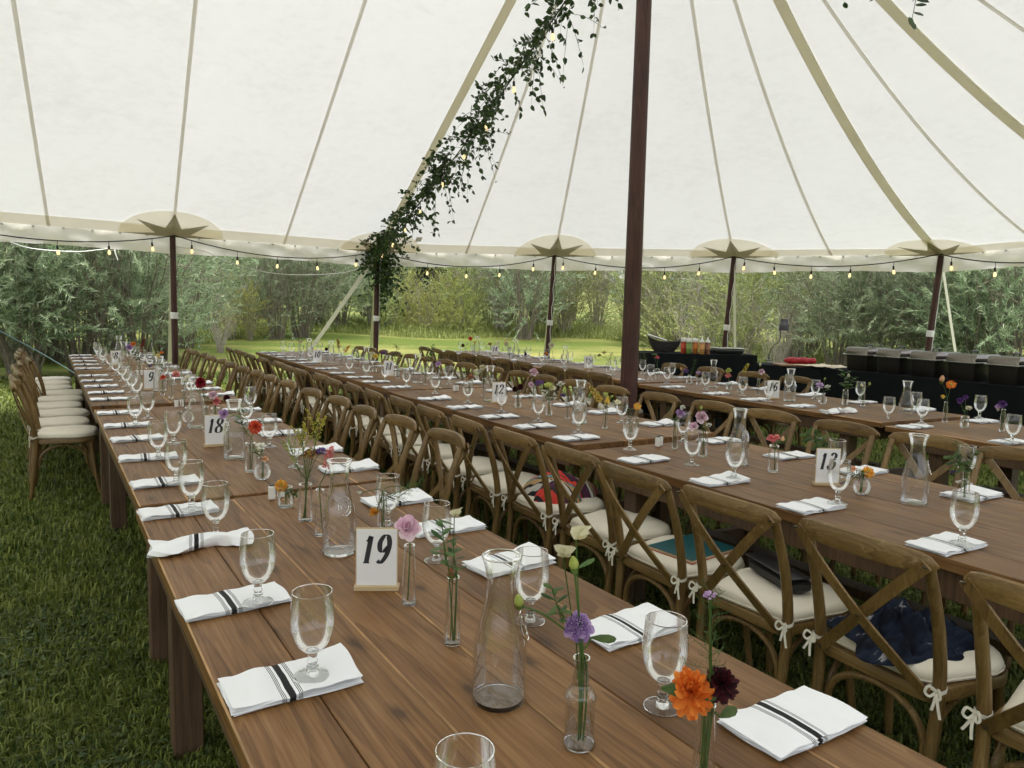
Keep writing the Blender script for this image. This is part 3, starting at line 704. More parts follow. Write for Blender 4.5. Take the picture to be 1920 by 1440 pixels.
# garland -------------------------------------------------------------
def garland(label, a, b, sag, n_sprig, t0, t1, seed, lsc=1.0, side=Vector((-.3, -.1, .05))):
    rnd = random.Random(seed); a, b = Vector(a), Vector(b); f = lambda t: a.lerp(b, t)-Vector((0, 0, sag*4*t*(1-t)))
    r = root('garland', label, 'garland', a); st = MB(); O = []; D = []
    st.tube([f(t0+(t1-t0)*k/20)-a+Vector((rnd.gauss(0, .02), rnd.gauss(0, .02), rnd.gauss(0, .02))) for k in range(21)], .006, 5, False)
    for s in range(n_sprig):
        t = rnd.uniform(t0, t1) if s > n_sprig*.14 else rnd.uniform(t0, t0+.10)
        p = f(t)-a; d = Vector((rnd.gauss(0, .8), rnd.gauss(0, .5), rnd.gauss(-.15, .75))) + side*1.5
        d.normalize(); L = rnd.uniform(.18, .46)*lsc; g = rnd.uniform(.3, .9)
        P = [p+d*(L*k/6)-Vector((0, 0, g*L*(k/6)**2)) for k in range(7)]
        st.tube(P, [.0028]*6+[.001], 3, False)
        for k in range(1, 7):
            for q in range(rnd.choice((1, 2, 2, 3))):
                O.append(P[k]); D.append(Vector((rnd.gauss(0, 1), rnd.gauss(0, 1), rnd.gauss(-.5, .8))).normalized()*.8+d*.5)
    ob('vine', st.mesh('vine', MAT['stem']), r)
    V = []; F = []
    for o, d in zip(O, D):
        L = rnd.uniform(.045, .078)*lsc; wv = d.cross(Vector((rnd.gauss(0, 1), rnd.gauss(0, 1), rnd.gauss(0, 1)))).normalized()*L*rnd.uniform(.24, .36); nn = d.cross(wv).normalized()*L*.12; e = d.normalized()*L; q = len(V); o = o+d.normalized()*.008
        V += [o, o+e*.3+wv+nn, o+e*.7+wv*.8+nn, o+e, o+e*.7-wv*.8+nn, o+e*.3-wv+nn]
        F += [(q, q+1, q+2, q+3), (q, q+3, q+4, q+5)]
    me = MB().add(V, F).mesh('leaves', MAT['vine']); ob('leaves', me, r, kind='stuff')
garland('green leafy garland climbing the string of bulbs from the corner pole', GA, GB, .16, 270, .0, .98, 5, 1.12)
# its tail hanging down the corner pole
garland('leafy green garland end hanging down the corner pole', GA+Vector((.05, -.05, -.02)), GA+Vector((.20, -.02, -.72)), 0, 56, 0, 1, 8, 1.0, Vector((.05, -.05, -.1)))
G2A = POLE+Vector((0, 0, 5.12)); G2Q = aty(1700, -250, 4.6); G2B = G2A+(G2Q-G2A)*1.9
lights('black string of bulbs from the centre pole towards the buffet-side eave', [(G2A, G2B, .12, (.15, .3, .6, .8))])
garland('leafy green garland from the centre pole towards the buffet-side eave', G2A, G2B, .12, 60, .05, .9, 21, 1.0, Vector((.1, -.1, .1)))
sp0 = aty(1722, -70, 4.55)
r = root('leafy_sprig', 'leafy sprig dangling from the garland above the buffet side', 'foliage', sp0)
P = [aty(u_, v_, 4.55)-sp0 for u_, v_ in ((1722, -70), (1719, -30), (1716, 5), (1710, 35))]
ob('stem', MB().tube(sm(P, 4), .002, 5).mesh('stem', MAT['stem']), r)
V = []; F = []
for k_, (u_, v_, du, dv) in enumerate(((1719, -28, 16, -10), (1717, -5, 26, 10), (1716, 8, 22, 2), (1714, 22, 18, 8), (1711, 34, -6, 12), (1710, 38, 4, 18), (1718, -20, -20, 6))):
    o_ = aty(u_, v_, 4.55)-sp0; e_ = (aty(u_+du, v_+dv, 4.5)-sp0)-o_; w_ = e_.cross(Vector((.3, -1, .2))).normalized()*e_.length*.30; q = len(V)
    V += [o_, o_+e_*.3+w_, o_+e_*.7+w_*.8, o_+e_, o_+e_*.7-w_*.8, o_+e_*.3-w_]; F += [(q, q+1, q+2, q+3), (q, q+3, q+4, q+5)]
ob('leaves', MB().add(V, F).mesh('leaves', MAT['vine']), r, kind='stuff')
# loose cables and rope at the left
def cable(name, label, cat, P, r_, mat):
    P = [Vector(p) for p in P]; o = P[0]
    ob_ = ob(name, MB().tube(sm([p-o for p in P], 6), r_, 6).mesh(name, mat), None, o); return tag(ob_, label, cat)
cable('power_cable', 'white power cable slung below the eave at the willow side', 'cable', [aty(14, 452, 9.9), aty(60, 466, 10.2), aty(140, 472, 10.4), aty(190, 468, 10.5), aty(212, 466, 10.6), aty(216, 474, 10.6), aty(221, 488, 10.6)], .008, MAT['whitecable'])
cable('power_cable', 'white power cable sagging between two poles in front of the willows', 'cable', [aty(330, 462, 10.95), aty(385, 472, 11.1), aty(430, 492, 11.3), aty(510, 512, 11.8), aty(590, 515, 12.3), aty(660, 508, 12.7), aty(702, 486, 12.95)], .007, MAT['whitecable'])
cable('guy_rope', 'thin blue rope running down to the grass by the willows', 'rope', [aty(-60, 590, 8.2), aty(0, 621, 8.9), aty(80, 664, 10.2), aty(150, 706, 12.0)], .008, MAT['bluerope'])
# ------------------------------------------------------------------ tables
ROWS = [(-1.34858, 2.58927, -.569), (.38258, 3.95308, -.53714), (2.62974, 5.12014, -.48419)]
def rw(k, lat, s, z=0.0):
    x0, y0, a = ROWS[k]
    return Vector((x0+math.sin(a)*s+math.cos(a)*lat, y0+math.cos(a)*s-math.sin(a)*lat, z))
#       row  near   far    lat    z    width
TAB = {19: (0, -2.84, -.035, -.004, .760, .985), 18: (0, -.005, 2.79, .010, .763, .985), 9: (0, 2.83, 5.62, .0, .783, .985), 8: (0, 5.65, 8.44, .0, .787, .985),
       13: (1, -2.87, -.06, -.035, .760, 1.045), 12: (1, .0, 2.80, -.04, .780, 1.06), 11: (1, 2.83, 5.62, -.01, .785, 1.05), 10: (1, 5.66, 8.45, .0, .790, 1.05),
       17: (2, -2.83, -.02, -.02, .760, 1.05), 16: (2, .02, 2.82, .0, .776, 1.05), 15: (2, 2.86, 5.66, .0, .785, 1.05), 14: (2, 5.69, 8.49, .0, .790, 1.05)}
_pm = {}
def plank_mesh(wd, L):
    k = (round(wd, 4), round(L, 3))
    if k not in _pm:
        pair = []
        for worn in (0, 1):
            me = MB().box((0, 0, 0), (wd, L, .040), .0036 if worn else .0018).mesh('plank', [MAT['table'], MAT['worn']], False)
            if worn:
                for p in me.polygons:
                    if p.center.z > .0172 and p.center.x < -wd/2+.004 and abs(p.normal.z) < .95: p.material_index = 1
            pair.append(me)
        _pm[k] = pair
    return random.choice(_pm[k])
MAT['worn'] = simple('worn_wood_edge', (.46, .27, .12), .6, 0, .5, 5)
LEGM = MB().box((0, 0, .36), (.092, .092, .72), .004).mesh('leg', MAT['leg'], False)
WORD = {8: 'eight', 9: 'nine', 10: 'ten', 11: 'eleven', 12: 'twelve', 13: 'thirteen', 14: 'fourteen', 15: 'fifteen', 16: 'sixteen', 17: 'seventeen', 18: 'eighteen', 19: 'nineteen'}
def farm_table(n):
    k, s0, s1, lat, z, W = TAB[n]; L = s1-s0; c = rw(k, lat+W/2, (s0+s1)/2)
    r = root('farm_table', f'long brown plank farm table carrying the card for table {WORD[n]}' if n != 17 else 'long brown plank farm table beside the chafing dishes', 'table', c, -ROWS[k][2], 'farm tables in three rows')
    np_ = 6; wd = W/np_
    for i in range(np_):
        o = ob('plank', plank_mesh(wd-.0012, L), r, (-W/2+wd*(i+.5), random.uniform(-.002, .002), z-.020+random.uniform(-.0007, 0)))
    lz = (z-.04)/.72
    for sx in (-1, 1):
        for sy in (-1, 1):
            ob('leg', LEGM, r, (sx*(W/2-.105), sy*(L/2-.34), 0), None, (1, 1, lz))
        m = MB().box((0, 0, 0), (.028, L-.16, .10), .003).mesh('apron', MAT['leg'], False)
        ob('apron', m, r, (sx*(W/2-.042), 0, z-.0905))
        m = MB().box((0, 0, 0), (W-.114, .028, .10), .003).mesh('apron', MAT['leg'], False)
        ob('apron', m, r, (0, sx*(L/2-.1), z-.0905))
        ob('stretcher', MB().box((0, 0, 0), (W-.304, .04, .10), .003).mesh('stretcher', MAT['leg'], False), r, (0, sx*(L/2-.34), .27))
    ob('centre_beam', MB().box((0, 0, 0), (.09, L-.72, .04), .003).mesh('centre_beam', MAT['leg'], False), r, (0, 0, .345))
    return r
for n in TAB: farm_table(n)
# ------------------------------------------------------------------ chairs
def outline(wf, wr, yf, yr, rf, rr_, n=6):
    P = []
    for cx, cy_, r, a0 in ((wf/2-rf, yf-rf, rf, 0), (-wf/2+rf, yf-rf, rf, 90), (-wr/2+rr_, yr+rr_, rr_, 180), (wr/2-rr_, yr+rr_, rr_, 270)):
        for k in range(n+1):
            a = math.radians(a0+90*k/n); P.append((cx+r*math.cos(a), cy_+r*math.sin(a)))
    return P
def slab(P, levels, cap_top=True):
    n = len(P); cx = sum(p[0] for p in P)/n; cy_ = sum(p[1] for p in P)/n; V = []; F = []
    for z, s in levels: V += [(cx+(x-cx)*s, cy_+(y-cy_)*s, z) for x, y in P]
    for l in range(len(levels)-1):
        for i in range(n): F.append((l*n+i, l*n+(i+1) % n, l*n+n+(i+1) % n, l*n+n+i))
    F.append(tuple(range(n-1, -1, -1))); F.append(tuple((len(levels)-1)*n+i for i in range(n)))
    return V, F
CHM = {}
def chair_meshes():
    for sx, nm in ((-1, 'postL'), (1, 'postR')):
        P = sm([(sx*.178, -.235, 0), (sx*.186, -.205, .22), (sx*.192, -.188, .45), (sx*.196, -.222, .65), (sx*.193, -.288, .842)], 4)
        CHM[nm] = MB().tube(P, [.0150+.003*math.sin(math.pi*i/(len(P)-1)) for i in range(len(P))], 10).mesh('back_post', MAT['chair'])
        P = sm([(sx*.172, .165, .435), (sx*.178, .185, .25), (sx*.192, .222, 0)], 4)
        CHM['fl%d' % sx] = MB().tube(P, [.0175-.005*i/(len(P)-1) for i in range(len(P))], 10).mesh('front_leg', MAT['chair'])
        A = []
        for k in range(15):
            t = math.pi*k/14; A.append((sx*.172, -.015-.155*math.cos(t), .255+.148*math.sin(t)**.75))
        CHM['sb%d' % sx] = MB().tube(A, .0105, 8).mesh('side_brace', MAT['chair'])
    for nm, y, hw in (('fb', .168, .150), ('rb', -.182, .160)):
        A = [(-hw*math.cos(math.pi*k/14), y, .245+.158*math.sin(math.pi*k/14)**.7) for k in range(15)]
        CHM[nm] = MB().tube(A, .0110, 8).mesh('brace', MAT['chair'])
    # bent top rail: rounded section swept on an arc
    V = []; F = []; n = 22; S = []
    for k in range(12):
        a = 2*math.pi*k/12; S.append((math.copysign(abs(math.cos(a))**.6, math.cos(a)), math.copysign(abs(math.sin(a))**.8, math.sin(a))))
    for i in range(n+1):
        q = -1+2*i/n; x = .222*q; e = (1-abs(q)**9)**.5 if abs(q) < 1 else .0; e = max(e, .12)
        y = -.338+.046*q*q; z = .857-.010*q*q; nx_, ny = -.092*q/.222, 1
        l = math.hypot(nx_, ny); 
        for c, s in S: V.append((x-c*.012*nx_/l*-1*e, y+c*.0125*ny/l*e, z+s*.0345*e*(1-.12*q*q)))
    for i in range(n):
        for k in range(12): F.append((i*12+k, i*12+12+k, i*12+12+(k+1) % 12, i*12+(k+1) % 12))
    F.append(tuple(range(12))); F.append(tuple(n*12+k for k in range(11, -1, -1)))
    CHM['rail'] = MB().add(V, F).mesh('top_rail', MAT['chair_rail'])
    for sx in (-1, 1):
        dy = .006*sx
        P = sm([(sx*.206, -.322, .852), (sx*.110, -.314+dy, .752), (0, -.284+dy*1.2, .634), (-sx*.102, -.242+dy, .525), (-sx*.178, -.212, .445)], 4)
        m = MB().strip(P, [(0, -1, -.25)]*len(P), [.030]+[.034]*(len(P)-2)+[.030], .0075)
        CHM['x%d' % sx] = m.mesh('cross_slat', MAT['chair'])
    m = MB()
    for p in ((-.205, -.330, .848), (.205, -.330, .848), (.172, -.222, .452), (-.172, -.222, .452), (0, -.298, .632)):
        m.lathe([(0, -.004), (.006, -.003), (.007, .002), (0, .003)], 7, 0, p)
    CHM['rivets'] = m.mesh('rivets', MAT['rivet'])
    P = outline(.445, .385, .215, -.205, .13, .05)
    V, F = slab(P, [(.420, .97), (.424, 1), (.452, 1), (.458, .985)]); CHM['seat'] = MB().add(V, F).mesh('seat', MAT['chair_rail'])
    P = outline(.435, .35, .212, -.185, .15, .06)
    V, F = slab(P, [(.455, .95), (.462, 1.0), (.480, 1.014), (.493, .985), (.501, .91), (.506, .7), (.508, .3)])
    CHM['cushion'] = MB().add(V, F).mesh('cushion', MAT['cushion'])
    n = len(P); cx = sum(p[0] for p in P)/n; cy_ = sum(p[1] for p in P)/n
    pp = [(cx+(x-cx)*1.014, cy_+(y-cy_)*1.014, .470) for x, y in P]; pp.append(pp[0])
    CHM['piping'] = MB().tube(pp, .0035, 5, False).mesh('piping', MAT['cushion'])
    for sx in (-1, 1):
        m = MB(); x, y, z = sx*.193, -.195, .475; o = Vector((x+sx*.008, y-.022, z))
        ring = [(x+.0215*math.cos(t), y+.0215*math.sin(t), z+.004*math.sin(2*t)) for t in [k*6.283/10 for k in range(11)]]
        m.strip(ring, [(math.cos(k*6.283/10), math.sin(k*6.283/10), 0) for k in range(11)], .011, .0015)
        for q in (-.72, .55):
            L = sm([o, o+Vector((q*.022, -.012, .012)), o+Vector((q*.034, -.014, -.008)), o+Vector((q*.016, -.012, -.016)), o], 3)
            m.strip(L, (0, -1, .2), .0075, .0014)
            T = sm([o, o+Vector((q*.008+.006*sx, -.010, -.03)), o+Vector((q*.020+.010*sx, -.012, -.062-.012*q))], 4)
            m.strip(T, (.3, -1, .1), .0075, .0014)
        m.lathe([(0, -.007), (.007, -.003), (.007, .003), (0, .007)], 7, 0, o)
        CHM['tie%d' % sx] = m.mesh('cushion_tie', MAT['tie'])
chair_meshes()
PARTS = [('back_post', 'postL'), ('back_post', 'postR'), ('front_leg', 'fl-1'), ('front_leg', 'fl1'), ('side_brace', 'sb-1'), ('side_brace', 'sb1'), ('front_brace', 'fb'), ('rear_brace', 'rb'), ('top_rail', 'rail'), ('cross_slat', 'x-1'), ('cross_slat', 'x1'), ('rivets', 'rivets'), ('seat', 'seat')]
def chair(k, lat, s, side, label, group, jit=1.0):
    a = ROWS[k][2]; ph = (-math.pi/2-a if side < 0 else math.pi/2-a)+random.gauss(0, .035)*jit
    p = rw(k, lat+random.gauss(0, .012)*jit, s)
    r = root('cross_back_chair', label, 'chair', p, ph, group)
    for nm, key in PARTS: ob(nm, CHM[key], r, kind='stuff' if nm == 'rivets' else None)
    cu = ob('cushion', CHM['cushion'], r, (random.gauss(0, .004), random.gauss(0, .004), 0), random.gauss(0, .03)); ob('piping', CHM['piping'], cu)
    for sx in (-1, 1): ob('cushion_tie', CHM['tie%d' % sx], r)
    return r
def tabname(k, s):
    for n, (kk, s0, s1, *_) in TAB.items():
        if kk == k and s0-.02 <= s < s1+.03: return n
    return {0: 19, 1: 13, 2: 17}[k]
SIDE = {(0, -1): 'lawn', (0, 1): 'inner', (1, -1): 'inner'}
HELD = {-1.95: 'holding the navy scarf on its cream cushion', -1.45: 'holding the black clutch bag on its cream cushion', -.98: 'holding the teal notebook on its cream cushion', .0: 'holding the striped garment on its cream cushion', -.50: 'with empty cream cushion between the notebook chair and the striped garment chair'}
def chairs(k, side, lat, ss):
    for s in ss:
        l = lat; n = tabname(k, s)
        nb = {(0, -1): 'on the open lawn side of', (0, 1): 'on the centre-row side of', (1, -1): 'on the table-nineteen side of', (1, 1): 'on the buffet side of', (2, -1): 'on the centre-pole side of', (2, 1): 'on the buffet side of'}[(k, side)]
        if (k, side) == (1, -1) and s in HELD:
            chair(k, l, s, side, 'brown cross-back chair '+HELD[s], None); continue
        chair(k, l, s, side, f'brown cross-back chair with cream cushion {nb} table {WORD[n]}', f'chairs {nb} table {WORD[n]}')
chairs(0, 1, 1.10, [.33, .87, 1.36, 1.89, 2.42, 3.1, 3.62, 4.15, 4.65, 5.2, 5.78, 6.3, 6.85, 7.4, 7.95])
chairs(0, -1, -.16, [3.72, 4.27, 4.85, 5.40, 5.95])
chairs(0, -1, -.09, [6.55]); chairs(0, -1, -.20, [7.15, 7.7, 8.25])
R2L = [-2.46, -1.95, -1.45, -.98, -.50, .0, .48, 1.0, 1.52, 2.02, 2.52, 3.0, 3.5, 4.05, 4.55, 5.1, 5.8, 6.35, 6.9, 7.45, 8.0]
chairs(1, -1, -.13, R2L)
chairs(1, 1, 1.25, [-2.0, -1.5, -1.02, -.50, .02, .53, 1.1, 1.66, 2.2, 2.72, 3.2, 3.75, 4.4, 4.95, 5.5, 6.05, 6.6, 7.1, 7.6, 8.1])
chairs(2, -1, -.06, [3.04, 3.46, 3.95, 4.65, 5.2, 5.85, 6.4, 7.0, 7.55, 8.1])
chairs(2, 1, 1.2, [2.1, 2.67, 3.35, 4.0, 4.6])
# ------------------------------------------------------------------ napkins
def napkin_mesh(seed, kind=0):
    # a cloth folded in thirds twice: soft stacked layers with a rolled fold along one long side
    rnd = random.Random(seed); m = MB(); LX, LY = .247, .136; nl = 4; th = .0036
    for l in range(nl):
        ox, oy = rnd.uniform(-.003, .003), rnd.uniform(-.003, .003); z0 = l*th; nx_, ny = 22, 10; V = []; F = []
        lx, ly = LX*(1-.012*rnd.random()-.004*l), LY*(1-.012*rnd.random()-.006*l); p1, p2 = rnd.uniform(0, 6), rnd.uniform(0, 6)
        for tb in (0, 1):
            for i in range(nx_+1):
                for j in range(ny+1):
                    x = -lx/2+lx*i/nx_; y = -ly/2+ly*j/ny; ex = min(i, nx_-i)/2; ey = min(j, ny-j)/1.5
                    e = min(1, ex)*min(1, ey); rnd_e = (1-(1-min(1, e))**2)**.5
                    zz = z0+th*.5+(th*.5*rnd_e)*(1 if tb else -1)
                    zz += l*(.0008*math.sin(x*40+p1)*math.sin(y*30+p2)+.0006*math.sin(x*90+p2))
                    if kind == 1 and l >= 2: zz += max(0, (x/lx+.1))**2*.022*(l-1)*(.4+.6*(j/ny))
                    yy = y+.0025*math.sin(x*28+p1); xx = x+.002*math.sin(y*45+p2)
                    V.append((xx+ox, yy+oy, max(zz, 0.0)))
        n1 = (nx_+1)*(ny+1)
        for tb in (0, 1):
            for i in range(nx_):
                for j in range(ny):
                    q = (i*(ny+1)+j, (i+1)*(ny+1)+j, (i+1)*(ny+1)+j+1, i*(ny+1)+j+1); q = tuple(tb*n1+t for t in q)
                    F.append(q if tb else q[::-1])
        rim = [i*(ny+1) for i in range(nx_+1)]+[nx_*(ny+1)+j for j in range(1, ny+1)]+[i*(ny+1)+ny for i in range(nx_-1, -1, -1)]+[j for j in range(ny-1, 0, -1)]
        for a, b in zip(rim, rim[1:]+rim[:1]): F.append((a, b, n1+b, n1+a))
        m.add(V, F)
    return m.mesh('napkin', MAT['napkin'])
def napkin_crumple(seed):
    rnd = random.Random(seed); m = MB(); n = 30; k = 16; V = []; F = []
    for i in range(n+1):
        t = -1+2*i/n; x = .14*t; pinch = .35+.65*min(1, abs(t-.15)/.55)**1.3
        for j in range(k):
            a = 2*math.pi*j/k; ry = .055*pinch*(1+.15*math.sin(a*3+t*4)); rz = .017*(1+.35*(1-pinch))*(1+.2*math.sin(a*2+t*5))
            V.append((x+.008*math.sin(a*2+t*3), ry*math.cos(a)+.015*math.sin(t*2.5), max(.0005, rz*.95+rz*math.sin(a)+.003*math.sin(a*5+t*9))))
    for i in range(n):
        for j in range(k): F.append((i*k+j, i*k+k+j, i*k+k+(j+1) % k, i*k+(j+1) % k))
    F.append(tuple(range(k))); F.append(tuple(n*k+j for j in range(k-1, -1, -1)))
    return m.add(V, F).mesh('napkin', MAT['napkin'])
NAPM = [napkin_mesh(i, 0) for i in range(4)]+[napkin_mesh(10+i, 1) for i in range(3)]; NAPC = napkin_crumple(4); NT = .0145
def reg(n): s0 = TAB[n][1]; return [s0+.30+.55*i for i in range(5)]
NL = {19: [-2.02, -1.535, -1.075, -.588, -.150], 18: [.316, .88, 1.438, 1.937, 2.52], 9: [3.14, 3.6, 4.1, 4.6, 5.12], 8: reg(8), 13: [-2.45, -1.92, -1.40, -.92, -.41], 12: [.16, .61, 1.06, 1.57, 2.12], 11: [2.98, 3.5, 3.98, 4.5, 5.1], 10: reg(10), 17: [-1.35, -.777, -.15], 16: [.48, .85, 1.32, 1.8, 2.4], 15: [3.08, 3.7, 4.25, 4.8, 5.35], 14: reg(14)}
NR = {19: [-2.125, -1.672, -1.164, -.761, -.365], 18: [.25, .714, 1.30, 1.80, 2.36], 9: [3.15, 3.62, 4.08, 4.6, 5.15], 8: reg(8), 13: [-2.1, -1.583, -1.068, -.655, -.158], 12: [.38, .97, 1.42, 2.0, 2.5], 11: reg(11), 10: reg(10), 17: [-1.3, -.72, -.15], 16: [.36, .88, 1.44, 2.0, 2.5], 15: reg(15), 14: reg(14)}
NB = {(0, -1): 'open lawn side', (0, 1): 'chair side', (1, -1): 'table-nineteen side', (1, 1): 'buffet side', (2, -1): 'centre-pole side', (2, 1): 'buffet side'}
def napkins(n, side, ss):
    k, s0, s1, lat, z, W = TAB[n]
    for i, s in enumerate(ss):
        l = lat+(.128 if side < 0 else W-.118)+random.gauss(0, .005); p = rw(k, l, s, z+.0003)
        cr_ = (n == 19 and side < 0 and i == 3) or (n == 16 and side < 0 and i == 0)
        where = f'on the {NB[(k, side)]} of table {WORD[n]}' if n != 17 else f'on the {NB[(k, side)]} of the chafing-dish table'
        if cr_:
            o = ob('napkin', NAPC, None, p, -ROWS[k][2]-.15, (1, 1, 1)); tag(o, f'crumpled white napkin with black stripes {where}', 'napkin')
        else:
            bent = random.random() < (.45 if side > 0 else .2)
            me = random.choice(NAPM[4:] if bent else NAPM[:4])
            o = ob('napkin', me, None, p, -ROWS[k][2]+random.gauss(0, .05)+(math.pi if random.random() < .0 else 0)); tag(o, f'folded white napkin with black stripes {where}', 'napkin', f'napkins {where}')
for n in TAB:
    napkins(n, -1, NL[n]); napkins(n, 1, NR[n])
# ------------------------------------------------------------------ glassware
def goblet():
    bowl = [(.0085, .0520), (.018, .0545), (.029, .0655), (.0375, .083), (.0422, .104), (.0428, .118), (.0415, .140), (.0392, .160), (.0380, .1715)]
    inner = [(r-.0014, z+(.0022 if i < 3 else 0)) for i, (r, z) in enumerate(bowl)]
    out = MB().lathe([(0, .0530)]+bowl, 28).mesh('bowl', MAT['glass'])
    st = MB().lathe([(0, .0020), (.013, .0020), (.0122, .0120), (.0095, .0165), (.0118, .0215), (.0088, .0265), (.0105, .0325), (.0085, .0385), (.0095, .0460), (.0125, .0520), (.0118, .0545), (0, .0548)], 24).mesh('stem', MAT['solid_glass'])
    ft = MB().lathe([(.0345, 0), (.0358, .0015), (.0352, .0032), (.022, .0068), (.012, .0125)], 26).mesh('foot', MAT['glass'])
    return out, st, ft
GB_, GS_, GF_ = goblet()
GFR_ = MB().tube([(.0352*math.cos(t), .0352*math.sin(t), .0016) for t in [k*6.2832/28 for k in range(29)]], .0012, 5, False).mesh('foot_rim', MAT['solid_glass'])
# dense ring of the rim catches the light
GR_ = MB().tube([(.0376*math.cos(t), .0376*math.sin(t), .1718) for t in [k*6.2832/28 for k in range(29)]], .0009, 5, False).mesh('rim', MAT['solid_glass'])
def goblet_at(p, label, group):
    r = root('goblet', label, 'glass', p, random.uniform(0, 6.28), group); ob('bowl', GB_, r); ob('stem', GS_, r); ob('rim', GR_, r); f_ = ob('foot', GF_, r); ob('foot_rim', GFR_, f_); return r
GL_ = {19: [(586, 1268, 1), (484, 1130, 1), (405, 1006, 0), (360, 956, 1)], 18: [(331, 906, 1), (297, 860, 1), (325, 832, 0), (254, 797, 1), (277, 785, 0)],
       13: [(1803, 1020, 1), (1570, 944, 1), (1376, 897, 1), (1297, 872, 0)], 12: [(1181, 843, 0), (1084, 811, 0), (1009, 790, 0), (940, 772, 0), (877, 755, 0)], 11: [(816, 738, 0), (762, 726, 0), (722, 716, 0), (687, 706, 0), (655, 700, 0)],
       16: [(1440, 753, 0), (1392, 742, 0), (1322, 731, 0), (1250, 719, 0)], 17: [(1728, 794, 1), (1665, 788, 0), (1897, 831, 1)]}
GRT = {19: [(1242, 1326, 0), (994, 1165, 0), (818, 1051, 0), (727, 985, 0)], 18: [(555, 876, 0), (505, 838, 0), (462, 800, 0), (470, 772, 0)], 13: [(1808, 905, 0), (1566, 893, 0), (1280, 828, 0)], 12: [(1165, 793, 0), (1083, 770, 0)], 16: [(1528, 748, 0), (1612, 752, 0), (1478, 735, 0)], 17: [(1716, 776, 0), (1836, 784, 1)]}
for n in TAB:
    k, s0, s1, lat, z, W = TAB[n]
    for side, tbl, ss in ((-1, GL_, NL), (1, GRT, NR)):
        where = f'on the {NB[(k, side)]} of table {WORD[n]}' if n != 17 else f'on the {NB[(k, side)]} of the chafing-dish table'
        lab, grp = f'clear stemmed water goblet {where}', f'goblets {where}'
        if n in tbl:
            for u, v, on in tbl[n]: goblet_at(at(u, v, z+(NT if on else 0)), lab, grp)
        else:
            for s in ss[n]: goblet_at(rw(k, lat+(.31 if side < 0 else W-.30)+random.gauss(0, .012), s+random.gauss(0, .03), z), lab, grp)
goblet_at(at(872, 1406, .76+.172)-Vector((0, 0, .172)), 'clear stemmed goblet nearest the corner where table nineteen ends', None)
def shell(prof, tk=.0016, base=.006):
    return list(prof)
CARP = [(.0475, 0), (.0495, .004), (.0500, .012), (.0500, .098), (.0480, .118), (.0435, .140), (.0370, .165), (.0312, .188), (.0280, .210), (.0270, .228), (.0285, .247), (.0320, .264), (.0345, .272), (.0362, .275), (.0362, .281), (.0350, .284)]
CAR = MB().lathe(shell(CARP, .0022, .009), 32).mesh('carafe_body', MAT['glass'])
CARB = MB().lathe([(0, .0004), (.047, .0006), (.0475, .004), (.046, .0088), (.02, .0075), (0, .0070)], 28).mesh('carafe_base', MAT['solid_glass'])
CARR = MB().tube([(.0355*math.cos(t), .0355*math.sin(t), .281) for t in [k*6.2832/32 for k in range(33)]], .0019, 6, False).mesh('carafe_lip', MAT['solid_glass'])
m = MB()
for q in (1, .62):
    P = []
    for k in range(25):
        t = k*6.2832/24; P.append((.0195*q*math.cos(t), 0, .152+.027*q*math.sin(t)))
    m.tube([(x, -.0462+.0075*((z-.152)/.027)-(0 if abs(x) < .001 else -abs(x)**2*11), z) for x, y, z in P], .0016, 5, False)
CARM = m.mesh('medallion', MAT['solid_glass'])
def carafe(u, v, n, label, rot=1.0, group=None):
    r = root('carafe', label, 'carafe', at(u, v, TAB[n][4]), rot, group)
    ob('body', CAR, r); ob('base', CARB, r); ob('lip', CARR, r); ob('medallion', CARM, r); return r
VK = {
 'slim': ([(.0170, 0), (.0180, .004), (.0178, .03), (.0150, .10), (.0125, .135), (.0120, .146), (.0135, .152)], 'glass'),
 'bottle': ([(.0255, 0), (.0270, .004), (.0270, .012), (.0250, .016), (.0250, .078), (.0265, .083), (.0265, .090), (.0240, .097), (.0165, .106), (.0130, .112), (.0145, .120), (.0125, .126), (.0115, .142), (.0130, .150), (.0140, .156)], 'glass'),
 'jar': ([(.0255, 0), (.0270, .004), (.0272, .055), (.0265, .064), (.0250, .066), (.0262, .070), (.0262, .074)], 'green_glass'),
 'tall': ([(.0240, 0), (.0250, .004), (.0252, .085), (.0240, .100), (.0215, .112), (.0215, .124), (.0230, .128)], 'glass'),
 'round': ([(.0200, 0), (.0240, .004), (.0330, .018), (.0360, .034), (.0330, .052), (.0230, .066), (.0165, .074), (.0165, .088), (.0190, .094)], 'glass'),
}
VM = {}
for k_, (pr, mt) in VK.items():
    wob = (lambda th, z: 1+.018*math.cos(th*16)) if k_ in ('jar', 'bottle') else None
    m = MB(); m.lathe(shell(pr, .0014, .005), 32 if wob else 20, 0, (0, 0, 0), wob)
    rt = pr[-1]; 
    bs = MB().lathe([(0, .0003), (pr[0][0]*.96, .0005), (pr[1][0]*.94, .0035), (pr[1][0]*.6, .0050), (0, .0048)], 18).mesh('base', MAT['solid_glass'])
    rm = MB().tube([(rt[0]*.97*math.cos(t), rt[0]*.97*math.sin(t), rt[1]) for t in [q*6.2832/18 for q in range(19)]], .0011, 5, False).mesh('rim', MAT['solid_glass'])
    VM[k_] = (m.mesh('vase', MAT[mt]), bs, rm, rt[1])
def vase(kind, u, v, n, label, scale=1.0):
    p = at(u, v, TAB[n][4]); r = root('bud_vase' if kind != 'jar' else 'glass_jar', label, 'vase', p, random.uniform(0, 6.28), None, scale)
    ob('body', VM[kind][0], r); ob('base', VM[kind][1], r); ob('rim', VM[kind][2], r); return p, VM[kind][3]*scale
